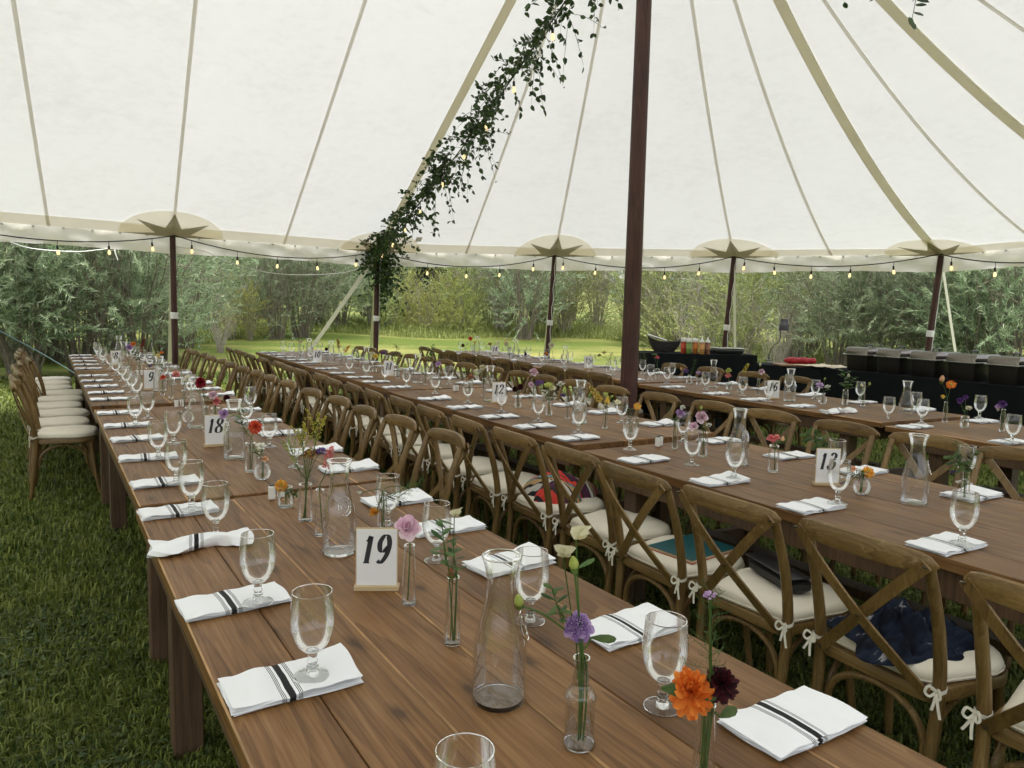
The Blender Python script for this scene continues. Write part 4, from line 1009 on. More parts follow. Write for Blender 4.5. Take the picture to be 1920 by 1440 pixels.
# ------------------------------------------------------------------ flowers
def petal_(m, o, az, el, L, W, cup=.25, curl=0.0, mi=0):
    d = Vector((math.cos(az)*math.cos(el), math.sin(az)*math.cos(el), math.sin(el))); s = Vector((-math.sin(az), math.cos(az), 0)); n = s.cross(d)*-1
    n = d.cross(s)
    V = []
    for t, wq in ((0, .18), (.35, .8), (.7, 1.0), (.93, .62), (1.0, .12)):
        c = Vector(o)+d*(L*t)-n*(curl*L*t*t)
        V += [c-s*(W*.5*wq)+n*(-cup*W*.5*wq), c+n*0, c+s*(W*.5*wq)+n*(-cup*W*.5*wq)]
    F = []
    for i in range(4):
        for j in range(2): F.append((i*3+j, i*3+j+1, i*3+4+j, i*3+3+j))
    m.add(V, F, mi)
def rings(spec, jitter=.12, seed=1):
    rnd = random.Random(seed); m = MB()
    for cnt, el, L, W, z, cup, curl in spec:
        a0 = rnd.uniform(0, 6)
        for k in range(cnt):
            az = a0+k*6.2832/cnt+rnd.gauss(0, jitter*.5); petal_(m, (0, 0, z+rnd.gauss(0, .0006)), az, math.radians(el)+rnd.gauss(0, jitter*.7), L*rnd.uniform(.88, 1.1), W*rnd.uniform(.85, 1.12), cup, curl)
    return m
_bl = {}
def bloom(kind, color):
    key = (kind, color)
    if key in _bl: return _bl[key]
    rnd = random.Random(sum(map(ord, kind)) % 97+3); mats = [PET[color], MAT['stem'], PET['gold']]
    if kind == 'dahlia':
        m = rings([(15, -12, .032, .013, 0, .4, .1), (15, 8, .031, .013, .002, .45, .0), (14, 27, .029, .012, .004, .5, -.1), (12, 46, .026, .011, .006, .6, -.2), (10, 64, .022, .009, .008, .7, -.3), (7, 80, .018, .008, .010, .8, -.3)])
    elif kind == 'zinnia':
        m = rings([(14, 0, .030, .013, 0, .3, .05), (13, 16, .027, .012, .003, .35, 0), (11, 34, .021, .010, .005, .4, -.1), (8, 60, .014, .007, .006, .5, -.2)])
        m.lathe([(.007, .008), (.008, .013), (.004, .017), (0, .018)], 9, 2)
    elif kind == 'straw':
        m = rings([(14, 20, .020, .010, 0, .5, -.25), (13, 42, .020, .010, .002, .6, -.4), (12, 62, .019, .009, .003, .7, -.5), (10, 78, .017, .008, .004, .7, -.5)])
        m.lathe([(.006, .012), (.006, .017), (.003, .014), (0, .013)], 9, 0)
    elif kind == 'scab':
        m = rings([(11, -8, .026, .018, 0, -.3, .2), (12, 12, .022, .014, .003, -.3, .1), (11, 35, .017, .009, .005, .2, 0)], .3)
        for k in range(60):
            q = k/60; r = .017*math.sqrt(q); a = k*2.39996; z = .010+.009*(1-q); m.tube([(r*math.cos(a), r*math.sin(a), z-.004), (r*1.12*math.cos(a), r*1.12*math.sin(a), z+.005)], [.0007, .0014], 4)
    elif kind == 'rose':
        m = rings([(6, 5, .034, .034, 0, -.25, .2), (6, 30, .032, .032, .002, .35, -.15), (6, 52, .030, .028, .003, .5, -.3), (5, 70, .027, .022, .004, .7, -.35), (4, 82, .024, .016, .005, .9, -.3)], .25)
    elif kind == 'carn':
        m = rings([(9, 10, .026, .016, 0, -.3, 0), (9, 35, .024, .016, .002, .4, 0), (8, 55, .022, .014, .003, -.4, 0), (7, 75, .020, .012, .004, .5, 0)], .4)
    elif kind == 'daisy':
        m = rings([(16, 2, .032, .0085, 0, .3, .05), (15, 14, .028, .008, .002, .3, 0)], .1)
        m.lathe([(.009, .001), (.0095, .005), (.005, .008), (0, .0085)], 10, 2)
    elif kind == 'snap':
        m = MB()
        for k in range(22):
            z = .105*k/22; q = 1-.6*k/22; a = k*2.4; o = (.004*math.cos(a), .004*math.sin(a), z)
            for e, c in ((35, 0), (-15, 0), (10, .5), (10, -.5)): petal_(m, o, a+c, math.radians(e), .021*q, .014*q, .5, -.1)
        m.tube([(0, 0, -.02), (0, 0, .10)], .0018, 5, True, 1)
    elif kind == 'pea':
        m = MB()
        petal_(m, (0, 0, 0), 0, math.radians(62), .036, .042, -.25, .25); petal_(m, (0, 0, .003), 0, math.radians(48), .027, .026, .5, -.1); petal_(m, (0, 0, .002), .5, math.radians(20), .020, .014, .6, -.2); petal_(m, (0, 0, .002), -.5, math.radians(20), .020, .014, .6, -.2)
    elif kind == 'spray':
        m = MB()
        for b in range(9):
            a = b*2.4; t = rnd.uniform(.15, .75); L = rnd.uniform(.035, .075); z0 = .02+.085*b/9
            d = Vector((math.cos(a)*t, math.sin(a)*t, .85)).normalized(); o = Vector((0, 0, z0-.02)); m.tube([o, o+d*L], [.001, .0005], 3, False, 1)
            for k in range(16):
                p = o+d*L*(.25+.75*k/16)+Vector((rnd.gauss(0, .003), rnd.gauss(0, .003), rnd.gauss(0, .003))); s = rnd.uniform(.0018, .0034)
                m.lathe([(0, -s), (s, 0), (0, s)], 5, 0, p)
        m.tube([(0, 0, -.03), (0, 0, .09)], .0016, 4, False, 1)
    elif kind == 'cluster':
        m = MB()
        for k in range(26):
            v = Vector((rnd.gauss(0, 1), rnd.gauss(0, 1), abs(rnd.gauss(.3, .8)))).normalized(); p = v*rnd.uniform(.014, .024); a0 = rnd.uniform(0, 6)
            for j in range(5): petal_(m, p, a0+j*1.257, rnd.uniform(.1, .7), .008, .007, .2)
            m.tube([(0, 0, -.012), p], .0007, 3, False, 1)
    elif kind == 'celosia':
        m = MB()
        for k in range(150):
            z = rnd.random(); r = .016*(1-.75*z)+.003; a = rnd.uniform(0, 6.28); o = (r*.6*math.cos(a), r*.6*math.sin(a), .075*z)
            petal_(m, o, a, rnd.uniform(.2, 1.1), .010, .006, .3)
    elif kind == 'bud':
        m = MB().lathe([(0, -.004), (.006, 0), (.0095, .010), (.008, .018), (.003, .027), (0, .028)], 8); m.lathe([(.0045, -.008), (.0075, .0), (.0095, .006)], 8, 1)
    elif kind == 'leafy':
        m = MB()
        for k in range(13):
            a = k*2.4; z = -.05+.105*k/13
            petal_(m, (0, 0, z), a, math.radians(rnd.uniform(5, 55)), rnd.uniform(.032, .058)*(1.1-.4*k/13), .021, .3, .25)
        m.tube([(0, 0, -.07), (0, 0, .05)], .0016, 4, False)
        mats = [MAT['fleaf'], MAT['stem']]
    elif kind == 'fine':
        m = MB()
        for k in range(26):
            a = k*2.4; z = -.07+.14*k/26; o = Vector((0, 0, z)); d = Vector((math.cos(a), math.sin(a), rnd.uniform(.2, .9))).normalized()*rnd.uniform(.025, .05)
            m.tube([o, o+d*.6, o+d], [.0007, .0006, .0003], 3, False)
            for q in range(4):
                e = Vector((rnd.gauss(0, 1), rnd.gauss(0, 1), rnd.gauss(.4, .6))).normalized()*.014; m.tube([o+d*(.4+.15*q), o+d*(.4+.15*q)+e], [.0005, .0003], 3, False)
        m.tube([(0, 0, -.08), (0, 0, .075)], .0012, 4, False); mats = [MAT['fleaf'], MAT['stem']]
    elif kind == 'leaf':
        m = MB(); petal_(m, (0, 0, 0), 0, .25, .075, .032, .35, .2); mats = [MAT['fleaf'], MAT['stem']]
    elif kind == 'seed':
        m = MB().lathe([(0, -.008), (.007, -.004), (.009, .004), (.006, .010), (0, .012)], 9); mats = [MAT['twig'], MAT['stem']]
    me = m.mesh('bloom_'+kind, mats, kind not in ('spray',)); _bl[key] = me; return me
FN = {'dahlia': 'dahlia', 'zinnia': 'zinnia', 'straw': 'strawflower', 'scab': 'scabiosa', 'rose': 'lisianthus', 'carn': 'carnation', 'daisy': 'gerbera', 'snap': 'snapdragon', 'pea': 'sweet_pea', 'spray': 'goldenrod', 'cluster': 'phlox', 'celosia': 'celosia', 'bud': 'flower_bud', 'leafy': 'leafy_sprig', 'fine': 'feathery_sprig', 'leaf': 'leaf_stem', 'seed': 'seed_head'}
CN = {'hot': 'coral-pink', 'gold': 'golden', 'amber': 'amber', 'lime': 'lime-green'}
def flower(vp, neck, kind, color, hu, hv, size=1.0, face=.5, where='', nleaf=1, lean=None, name=None):
    head = aty(hu, hv, vp.y+random.gauss(0, .006)); b = vp+Vector((random.gauss(0, .004), random.gauss(0, .004), .010))
    nk = Vector((vp.x+random.gauss(0, .004), vp.y+random.gauss(0, .004), vp.z+neck))
    nk = nk+(head-nk)*.04*0
    nm = FN[kind]; cn = CN.get(color, color)
    plain = kind in ('leafy', 'fine', 'leaf', 'seed')
    lab = f'{"green" if plain else cn} {nm.replace("_", " ")} {where}'
    r = root(nm, lab, 'foliage' if plain else 'flower', b, 0, 'stems '+where)
    L = (head-nk).length
    P = sm([b-b, nk-b, (nk-b)*.45+(head-b)*.55+Vector((0, 0, .14*L if abs(head.x-nk.x)+abs(head.z-nk.z)*0 > .05 else .0)), head-b], 5)
    rad = .0017 if kind not in ('pea', 'fine', 'cluster') else .0011
    ob('stem', MB().tube(P, [rad]*(len(P)-1)+[rad*.8], 6).mesh('stem', MAT['stem']), r)
    up = Vector((0, 0, 1)); tc = (CP-head).normalized(); d = (up*(1-face)+tc*face+Vector((random.gauss(0, .12), random.gauss(0, .12), 0))).normalized()
    if lean is not None: d = Vector(lean).normalized()
    if kind in ('snap', 'spray', 'celosia', 'leafy', 'fine') and lean is None: d = ((head-nk).normalized()+up*.6).normalized()
    q = d.to_track_quat('Z', 'Y').to_euler() if kind != 'pea' else (random.uniform(-.2, .2), random.uniform(-.2, .2), random.uniform(-2.2, -.9))
    ob('bloom' if not plain else 'foliage', bloom(kind, color), r, head-b, q, size)
    if plain: nleaf = 0
    for k in range(nleaf):
        i = random.randrange(len(P)//2, len(P)-2)
        ob('leaf', bloom('leaf', 'white'), r, P[i], (random.uniform(-.4, .4), random.uniform(-.5, .2), random.uniform(0, 6.28)), random.uniform(.35, .6))
    return r
# vases with their flowers: (kind, u, v, table, phrase, [(flower, colour, head u, head v, size, face, leaves)])
VAS = [
 ('bottle', 1085, 1397, 19, 'ribbed clear bottle vase with a lilac scabiosa on table nineteen', 'in the ribbed bottle on table nineteen', [('scab', 'purple', 1084, 1176, 1.05, .75, 0), ('pea', 'cream', 1080, 1012, 1.0, .5, 1), ('pea', 'cream', 1056, 1045, .9, .5, 0), ('bud', 'lime', 1077, 1068, .9, .2, 0), ('bud', 'lime', 974, 1136, .9, .2, 0), ('leaf', 'white', 1108, 1195, .55, .5, 0), ('leafy', 'white', 1043, 1130, .55, .3, 0)]),
 ('slim', 1316, 1497, 19, 'slim glass vase with an orange dahlia at the end of table nineteen', 'in the vase at the end of table nineteen', [('dahlia', 'orange', 1296, 1300, 1.15, .6, 1), ('dahlia', 'maroon', 1352, 1284, .85, .4, 0), ('fine', 'white', 1333, 1190, .9, .1, 0), ('leaf', 'white', 1350, 1345, .55, .5, 0), ('cluster', 'lilac', 1331, 1118, .35, .4, 0), ('leaf', 'white', 1240, 1290, 1.1, .5, 0)]),
 ('slim', 848, 1207, 19, 'slim glass vase of trailing sweet pea stems on table nineteen', 'in the slim vase beside the near carafe', [('pea', 'cream', 852, 968, .8, .5, 1), ('leafy', 'white', 832, 1018, .75, .2, 0), ('leafy', 'white', 852, 1048, .6, .2, 0), ('bud', 'rust', 845, 1082, .8, .2, 0)]),
 ('slim', 767, 1133, 19, 'slim glass vase with a pink lisianthus beside the nineteen card', 'beside the nineteen card', [('rose', 'pink', 765, 992, 1.0, .5, 1)]),
 ('slim', 717, 1013, 19, 'small glass vase behind the nineteen card', 'behind the nineteen card', [('straw', 'amber', 703, 964, .95, .35, 0), ('fine', 'white', 742, 925, .9, .1, 0), ('fine', 'white', 770, 915, .7, .1, 0), ('pea', 'white', 676, 926, .5, .5, 0)]),
 ('slim', 600, 1004, 19, 'slim glass bottle with a pink celosia plume on table nineteen', 'on table nineteen', [('celosia', 'hot', 612, 880, .95, 0, 0)]),
 ('tall', 573, 976, 19, 'tall glass jar of goldenrod on table nineteen', 'in the goldenrod jar on table nineteen', [('spray', 'gold', 570, 862, 1.2, 0, 1), ('spray', 'gold', 590, 838, 1.1, 0, 0), ('cluster', 'violet', 602, 848, .7, .4, 0), ('cluster', 'rust', 582, 852, .8, .4, 0), ('spray', 'lime', 556, 872, .9, 0, 0), ('fine', 'white', 575, 880, .9, .1, 0)]),
 ('jar', 535, 950, 19, 'ribbed glass jar with an orange zinnia on table nineteen', 'in the ribbed jar on table nineteen', [('zinnia', 'amber', 527, 911, .85, .65, 0), ('leafy', 'white', 547, 925, .5, .2, 0)]),
 ('round', 492, 899, 18, 'round glass bud vase with white phlox on table eighteen', 'in the round vase on table eighteen', [('cluster', 'white', 489, 838, .8, .4, 1), ('rose', 'peach', 497, 862, .45, .4, 0), ('leafy', 'white', 482, 850, .5, .2, 0)]),
 ('tall', 470, 884, 18, 'tall glass jar with a coral dahlia on table eighteen', 'in the tall jar on table eighteen', [('dahlia', 'coral', 478, 801, 1.0, .6, 1), ('leafy', 'white', 455, 798, .8, .2, 0), ('cluster', 'cream', 484, 848, .9, .4, 0)]),
 ('slim', 428, 846, 18, 'slim glass vase behind the eighteen card', 'behind the eighteen card', [('rose', 'lilac', 420, 778, .85, .4, 0), ('leafy', 'white', 452, 775, .7, .2, 0)]),
 ('slim', 387, 812, 18, 'slim glass vase holding a dark maroon dahlia on table eighteen', 'on table eighteen', [('dahlia', 'red', 376, 718, 1.05, .6, 0)]),
 ('jar', 404, 786, 18, 'glass jar of pink blooms behind the maroon dahlia', 'in the jar behind the eighteen card', [('rose', 'pink', 400, 742, .9, .5, 1), ('rose', 'hot', 406, 754, .8, .4, 0), ('dahlia', 'maroon', 425, 747, .75, .5, 0), ('leafy', 'white', 386, 745, .5, .2, 0)]),
 ('round', 353, 792, 18, 'round pale glass vase behind the far carafe of table eighteen', 'in the round vase on table eighteen', [('cluster', 'white', 362, 752, .7, .4, 0)]),
 ('slim', 345, 774, 18, 'slim glass vase of white phlox at the far end of table eighteen', 'at the far end of table eighteen', [('cluster', 'white', 347, 716, .9, .4, 1), ('cluster', 'cream', 352, 708, .7, .4, 0)]),
 ('slim', 305, 741, 9, 'slim vase with an orange rose beside the nine card', 'beside the nine card', [('rose', 'coral', 306, 709, .75, .3, 1), ('leafy', 'white', 303, 690, .6, .2, 0)]),
 ('slim', 321, 747, 9, 'slim vase with a magenta zinnia beside the nine card', 'in the second vase beside the nine card', [('zinnia', 'hot', 330, 702, 1.0, .5, 1)]),
 ('slim', 276, 722, 9, 'slim vase with purple phlox behind the nine card', 'behind the nine card', [('cluster', 'violet', 281, 687, .8, .4, 1)]),
 ('jar', 293, 712, 9, 'glass jar of yellow blooms on table nine', 'in the jar on table nine', [('zinnia', 'yellow', 296, 668, .9, .5, 1), ('cluster', 'orange', 303, 662, .7, .4, 1), ('leafy', 'white', 288, 676, .7, .2, 0)]),
 ('slim', 244, 694, 8, 'slim vase with a lilac rose beside the eight card', 'beside the eight card', [('rose', 'lilac', 243, 652, 1.1, .5, 1)]),
 ('tall', 262, 695, 8, 'tall glass jar of rust flowers on table eight', 'in the tall jar on table eight', [('celosia', 'rust', 264, 662, 1.2, 0, 1), ('zinnia', 'orange', 250, 645, 1.0, .5, 0), ('celosia', 'red', 268, 650, 1.1, 0, 0), ('leafy', 'white', 256, 668, .9, .2, 0)]),
 ('tall', 1449, 885, 13, 'tall glass jar of coral-pink zinnias on table thirteen', 'in the tall jar on table thirteen', [('carn', 'hot', 1446, 824, .95, .4, 1), ('bud', 'peach', 1466, 828, 1.0, .2, 1), ('zinnia', 'hot', 1456, 820, .6, .3, 0)]),
 ('round', 1615, 927, 13, 'round glass bud vase with an orange marigold beside the thirteen card', 'in the round vase beside the thirteen card', [('zinnia', 'amber', 1627, 886, .95, .5, 0), ('celosia', 'maroon', 1594, 905, .55, 0, 0), ('leafy', 'white', 1606, 890, .6, .2, 0), ('rose', 'peach', 1600, 880, .4, .4, 0)]),
 ('slim', 1534, 878, 13, 'slim glass vase of green basil behind the thirteen card', 'behind the thirteen card', [('leafy', 'white', 1528, 822, 1.1, .2, 0), ('leafy', 'white', 1540, 838, .9, .2, 0)]),
 ('slim', 1808, 938, 13, 'slim glass vase of trailing greens on table thirteen', 'on table thirteen beside the carafe', [('leafy', 'white', 1795, 868, .9, .2, 0), ('leafy', 'white', 1822, 862, .9, .2, 0), ('celosia', 'violet', 1795, 884, .4, 0, 0), ('fine', 'white', 1800, 850, .8, .1, 0)]),
 ('tall', 1317, 856, 13, 'glass jar of pale pink lisianthus on table thirteen', 'in the jar on table thirteen', [('rose', 'pink', 1316, 784, 1.05, .5, 1), ('rose', 'pink', 1301, 801, .8, .4, 0), ('cluster', 'white', 1329, 798, .6, .4, 0), ('bud', 'lime', 1314, 768, .8, .2, 0)]),
 ('slim', 1265, 842, 13, 'slim glass vase with lilac lisianthus at the far end of table thirteen', 'at the far end of table thirteen', [('rose', 'lilac', 1276, 776, .8, .4, 0), ('rose', 'white', 1280, 765, .5, .3, 0), ('fine', 'white', 1258, 780, .7, .1, 0)]),
 ('slim', 1134, 804, 12, 'slim glass vase with a yellow snapdragon on table twelve', 'on table twelve', [('snap', 'yellow', 1126, 752, 1.1, 0, 1), ('snap', 'yellow', 1138, 758, .8, 0, 0)]),
 ('jar', 1182, 815, 12, 'glass jar with an amber daisy at the near end of table twelve', 'at the near end of table twelve', [('daisy', 'amber', 1195, 762, .8, .7, 0), ('leafy', 'white', 1180, 778, .85, .2, 0), ('daisy', 'cream', 1158, 754, .7, .3, 0)]),
 ('slim', 1064, 786, 12, 'slim glass vase with white blooms on table twelve', 'beside the carafe on table twelve', [('cluster', 'white', 1052, 722, 1.1, .4, 1), ('cluster', 'violet', 1056, 742, .7, .4, 1)]),
 ('tall', 1029, 779, 12, 'tall glass jar of pale green spider flowers on table twelve', 'in the tall jar on table twelve', [('daisy', 'lime', 1028, 722, 1.1, .4, 1), ('daisy', 'cream', 1036, 728, .9, .3, 0), ('leafy', 'white', 1026, 742, .8, .2, 0)]),
 ('slim', 1000, 769, 12, 'slim glass vase of pink and violet blooms on table twelve', 'in the slim vase on table twelve', [('rose', 'pink', 1001, 699, 1.0, .4, 0), ('cluster', 'violet', 1011, 720, 1.2, .4, 0), ('rose', 'pink', 996, 722, .7, .4, 0)]),
 ('jar', 971, 764, 12, 'glass jar of dark maroon blooms beside the twelve card', 'beside the twelve card', [('dahlia', 'maroon', 966, 730, .8, .4, 0), ('dahlia', 'maroon', 976, 726, .8, .4, 0), ('seed', 'white', 965, 708, .8, .2, 0), ('leafy', 'white', 972, 738, .6, .2, 0)]),
 ('slim', 906, 743, 12, 'slim glass vase with white lisianthus behind the twelve card', 'behind the twelve card', [('rose', 'cream', 905, 690, .9, .3, 1), ('rose', 'white', 898, 697, .7, .3, 1)]),
 ('jar', 880, 735, 12, 'glass jar of mixed rust and green blooms on table twelve', 'in the mixed jar on table twelve', [('cluster', 'rust', 882, 708, 1.1, .4, 1), ('cluster', 'cream', 893, 697, 1.0, .4, 1), ('leafy', 'white', 872, 702, 1.1, .2, 0), ('cluster', 'peach', 876, 712, .8, .4, 0)]),
 ('slim', 824, 728, 11, 'slim glass vase with a lilac bloom on table eleven', 'on table eleven', [('rose', 'lilac', 822, 684, .9, .4, 0)]),
 ('slim', 797, 722, 11, 'slim glass vase of tall greens on table eleven', 'in the slim vase on table eleven', [('leafy', 'white', 806, 668, 1.1, .2, 0), ('leafy', 'white', 810, 655, .9, .2, 0)]),
 ('slim', 760, 714, 11, 'slim glass vase of yellow-green blooms on table eleven', 'in the second slim vase on table eleven', [('daisy', 'lime', 760, 686, 1.1, .3, 1), ('cluster', 'cream', 752, 692, .8, .4, 0)]),
 ('slim', 746, 710, 11, 'slim glass vase of dark leaves behind the eleven card', 'behind the eleven card', [('leafy', 'white', 744, 656, 1.0, .2, 0), ('leafy', 'white', 740, 670, .9, .2, 0)]),
 ('jar', 702, 698, 11, 'glass jar of yellow and violet blooms beside the eleven card', 'beside the eleven card', [('zinnia', 'yellow', 704, 668, 1.2, .4, 1), ('cluster', 'violet', 719, 663, 1.2, .4, 1), ('rose', 'cream', 698, 663, .7, .4, 0)]),
 ('slim', 670, 692, 11, 'slim glass vase of white blooms on table eleven', 'at the far end of table eleven', [('leafy', 'white', 668, 662, 1.1, .2, 0), ('cluster', 'white', 678, 672, .8, .4, 0)]),
 ('slim', 640, 688, 10, 'slim glass vase of orange celosia on table ten', 'in the slim vase on table ten', [('celosia', 'rust', 636, 652, 1.3, 0, 0), ('celosia', 'orange', 646, 660, 1.2, 0, 1)]),
 ('slim', 563, 672, 10, 'slim glass vase of cream blooms at the far end of table ten', 'at the far end of table ten', [('rose', 'cream', 564, 642, .9, .3, 0), ('leafy', 'white', 560, 640, .8, .2, 0)]),
 ('jar', 612, 680, 10, 'glass jar of dark blooms on table ten', 'in the jar on table ten', [('dahlia', 'maroon', 612, 655, .8, .3, 1), ('cluster', 'white', 592, 642, .8, .3, 0)]),
 ('slim', 1212, 711, 16, 'slim glass vase of green reed beside the centre pole', 'beside the centre pole', [('fine', 'white', 1208, 662, 1.3, .1, 0), ('fine', 'white', 1200, 672, 1.1, .1, 0)]),
 ('tall', 1232, 713, 16, 'glass jar with a coral-pink carnation on table sixteen', 'on table sixteen', [('carn', 'hot', 1232, 671, 1.1, .4, 1), ('leaf', 'white', 1222, 664, .8, .4, 0)]),
 ('round', 1292, 720, 16, 'round glass vase of violet blooms on table sixteen', 'in the round vase on table sixteen', [('cluster', 'violet', 1286, 697, 1.2, .4, 1), ('bud', 'peach', 1277, 694, 1.2, .3, 0), ('fine', 'white', 1300, 688, 1.1, .1, 0)]),
 ('jar', 1310, 722, 16, 'glass jar of pale lilac blooms on table sixteen', 'in the jar on table sixteen', [('cluster', 'lilac', 1309, 700, 1.0, .4, 1)]),
 ('jar', 1367, 731, 16, 'glass jar of coral and lime blooms on table sixteen', 'in the coral jar on table sixteen', [('zinnia', 'hot', 1365, 704, 1.1, .4, 0), ('zinnia', 'lime', 1366, 695, 1.1, .4, 0)]),
 ('slim', 1386, 736, 16, 'slim glass vase with a yellow spike on table sixteen', 'in the slim vase on table sixteen', [('celosia', 'gold', 1394, 698, 1.2, 0, 1)]),
 ('slim', 1421, 741, 16, 'slim glass vase with a pale pink bloom beside the sixteen card', 'beside the sixteen card', [('rose', 'pink', 1428, 698, .9, .4, 0), ('bud', 'cream', 1425, 686, 1.2, .2, 0)]),
 ('round', 1542, 758, 16, 'round glass vase of lilac blooms on table sixteen', 'in the lilac vase on table sixteen', [('cluster', 'lilac', 1537, 724, 1.3, .4, 0), ('cluster', 'white', 1552, 726, .9, .4, 1), ('bud', 'lime', 1546, 712, .8, .2, 0)]),
 ('tall', 1584, 759, 16, 'tall glass bottle of olive leaves on table sixteen', 'in the olive bottle on table sixteen', [('leafy', 'white', 1584, 712, 1.5, .2, 0), ('leafy', 'white', 1596, 718, 1.1, .2, 0), ('bud', 'cream', 1591, 708, 1.3, .2, 0)]),
 ('slim', 1617, 762, 16, 'slim glass vase with white buds at the near end of table sixteen', 'at the near end of table sixteen', [('bud', 'cream', 1616, 726, 1.3, .3, 0), ('bud', 'lime', 1630, 722, 1.1, .3, 0)]),
 ('slim', 1771, 792, 17, 'slim glass vase with an orange gerbera near the chafing dishes', 'near the chafing dishes', [('daisy', 'orange', 1783, 721, 1.15, .55, 0), ('bud', 'peach', 1765, 716, 1.9, .2, 0), ('rose', 'yellow', 1768, 744, .45, .4, 0)]),
 ('jar', 1808, 801, 17, 'ribbed glass jar of violet pansies near the chafing dishes', 'in the ribbed jar near the chafing dishes', [('rose', 'violet', 1811, 746, .6, .5, 0), ('rose', 'violet', 1800, 752, .65, .5, 0), ('cluster', 'cream', 1816, 766, .8, .4, 1)]),
 ('slim', 1878, 809, 17, 'slim bottle with a violet pansy near the chafing dishes', 'in the slim bottle near the chafing dishes', [('rose', 'violet', 1880, 759, .85, .5, 0), ('rose', 'lilac', 1873, 763, .7, .5, 0), ('bud', 'cream', 1871, 770, .8, .3, 0)]),
 ('tall', 1140, 697, 15, 'glass jar of dark pink blooms beside the centre pole', 'beside the fifteen card', [('cluster', 'rust', 1133, 662, 1.1, .4, 1), ('cluster', 'maroon', 1124, 667, 1.0, .4, 1), ('leafy', 'white', 1145, 668, .9, .2, 0)]),
 ('tall', 1036, 687, 15, 'glass bottle with a cream rose on table fifteen', 'on table fifteen', [('rose', 'cream', 1034, 648, 1.3, .5, 1)]),
 ('jar', 1022, 683, 15, 'glass jar with an orange zinnia on table fifteen', 'in the jar on table fifteen', [('zinnia', 'orange', 1024, 663, 1.0, .5, 1)]),
 ('slim', 985, 676, 15, 'slim glass vase with a maroon dahlia on table fifteen', 'at the far end of table fifteen', [('dahlia', 'maroon', 985, 664, .9, .4, 0)]),
 ('jar', 873, 664, 14, 'glass jar of dark mixed blooms at the far end of table fourteen', 'at the far end of table fourteen', [('dahlia', 'maroon', 868, 648, 1.0, .4, 1), ('cluster', 'white', 876, 645, .9, .4, 0)]),
 ('tall', 886, 666, 14, 'tall glass jar of orange blooms on table fourteen', 'in the tall jar on table fourteen', [('dahlia', 'coral', 882, 635, 1.1, .5, 1), ('zinnia', 'yellow', 890, 642, .8, .4, 1)]),
 ('jar', 918, 669, 14, 'glass jar of rust and cream blooms behind the fourteen card', 'behind the fourteen card', [('cluster', 'rust', 919, 646, 1.3, .4, 1), ('cluster', 'cream', 934, 643, 1.3, .4, 1)]),
 ('tall', 955, 672, 14, 'glass jar of white blooms beside the fourteen card', 'beside the fourteen card', [('rose', 'cream', 950, 646, 1.2, .4, 1), ('rose', 'white', 956, 654, 1.0, .4, 1), ('daisy', 'peach', 948, 640, .9, .4, 0)]),
]
for kind, u, v, n, lab, wh, fl in VAS:
    p, nk = vase(kind, u, v, n, lab)
    for f in fl: flower(p, nk, f[0], f[1], f[2], f[3], f[4], f[5], wh, f[6])
for u, v, n, rot, lab in ((935, 1312, 19, 1.35, 'large clear glass carafe in the middle of table nineteen'), (636, 1036, 19, .6, 'clear glass carafe behind the nineteen card'), (440, 860, 18, -.6, 'clear glass carafe beside the eighteen card'), (368, 802, 18, 2, 'clear glass carafe at the far end of table eighteen'),
    (300, 733, 9, 1, 'clear glass carafe beside the nine card'), (233, 690, 8, 1, 'clear glass carafe beside the eight card'), (224, 672, 8, 2, 'clear glass carafe at the far end of table eight'), (1713, 944, 13, 1.0, 'large clear glass carafe in the middle of table thirteen'), (1383, 872, 13, .5, 'clear glass carafe at the far end of table thirteen'),
    (1087, 794, 12, .3, 'clear glass carafe beside the snapdragon on table twelve'), (918, 752, 12, 2, 'clear glass carafe behind the twelve card'), (783, 718, 11, 1, 'clear glass carafe in the middle of table eleven'), (687, 698, 11, 2, 'clear glass carafe at the far end of table eleven'), (621, 681, 10, 1, 'clear glass carafe in the middle of table ten'), (580, 674, 10, 2, 'clear glass carafe at the far end of table ten'),
    (1697, 784, 17, 1, 'clear glass carafe near the chafing dishes'), (1480, 752, 16, 1, 'clear glass carafe beside the sixteen card'), (1336, 727, 16, 2, 'clear glass carafe in front of the buffet chair on table sixteen'), (1059, 689, 15, 1, 'clear glass carafe beside the fifteen card'), (967, 674, 14, 2, 'clear glass carafe at the near end of table fourteen'), (894, 664, 14, 2, 'clear glass carafe at the far end of table fourteen')):
    carafe(u, v, n, lab, rot)
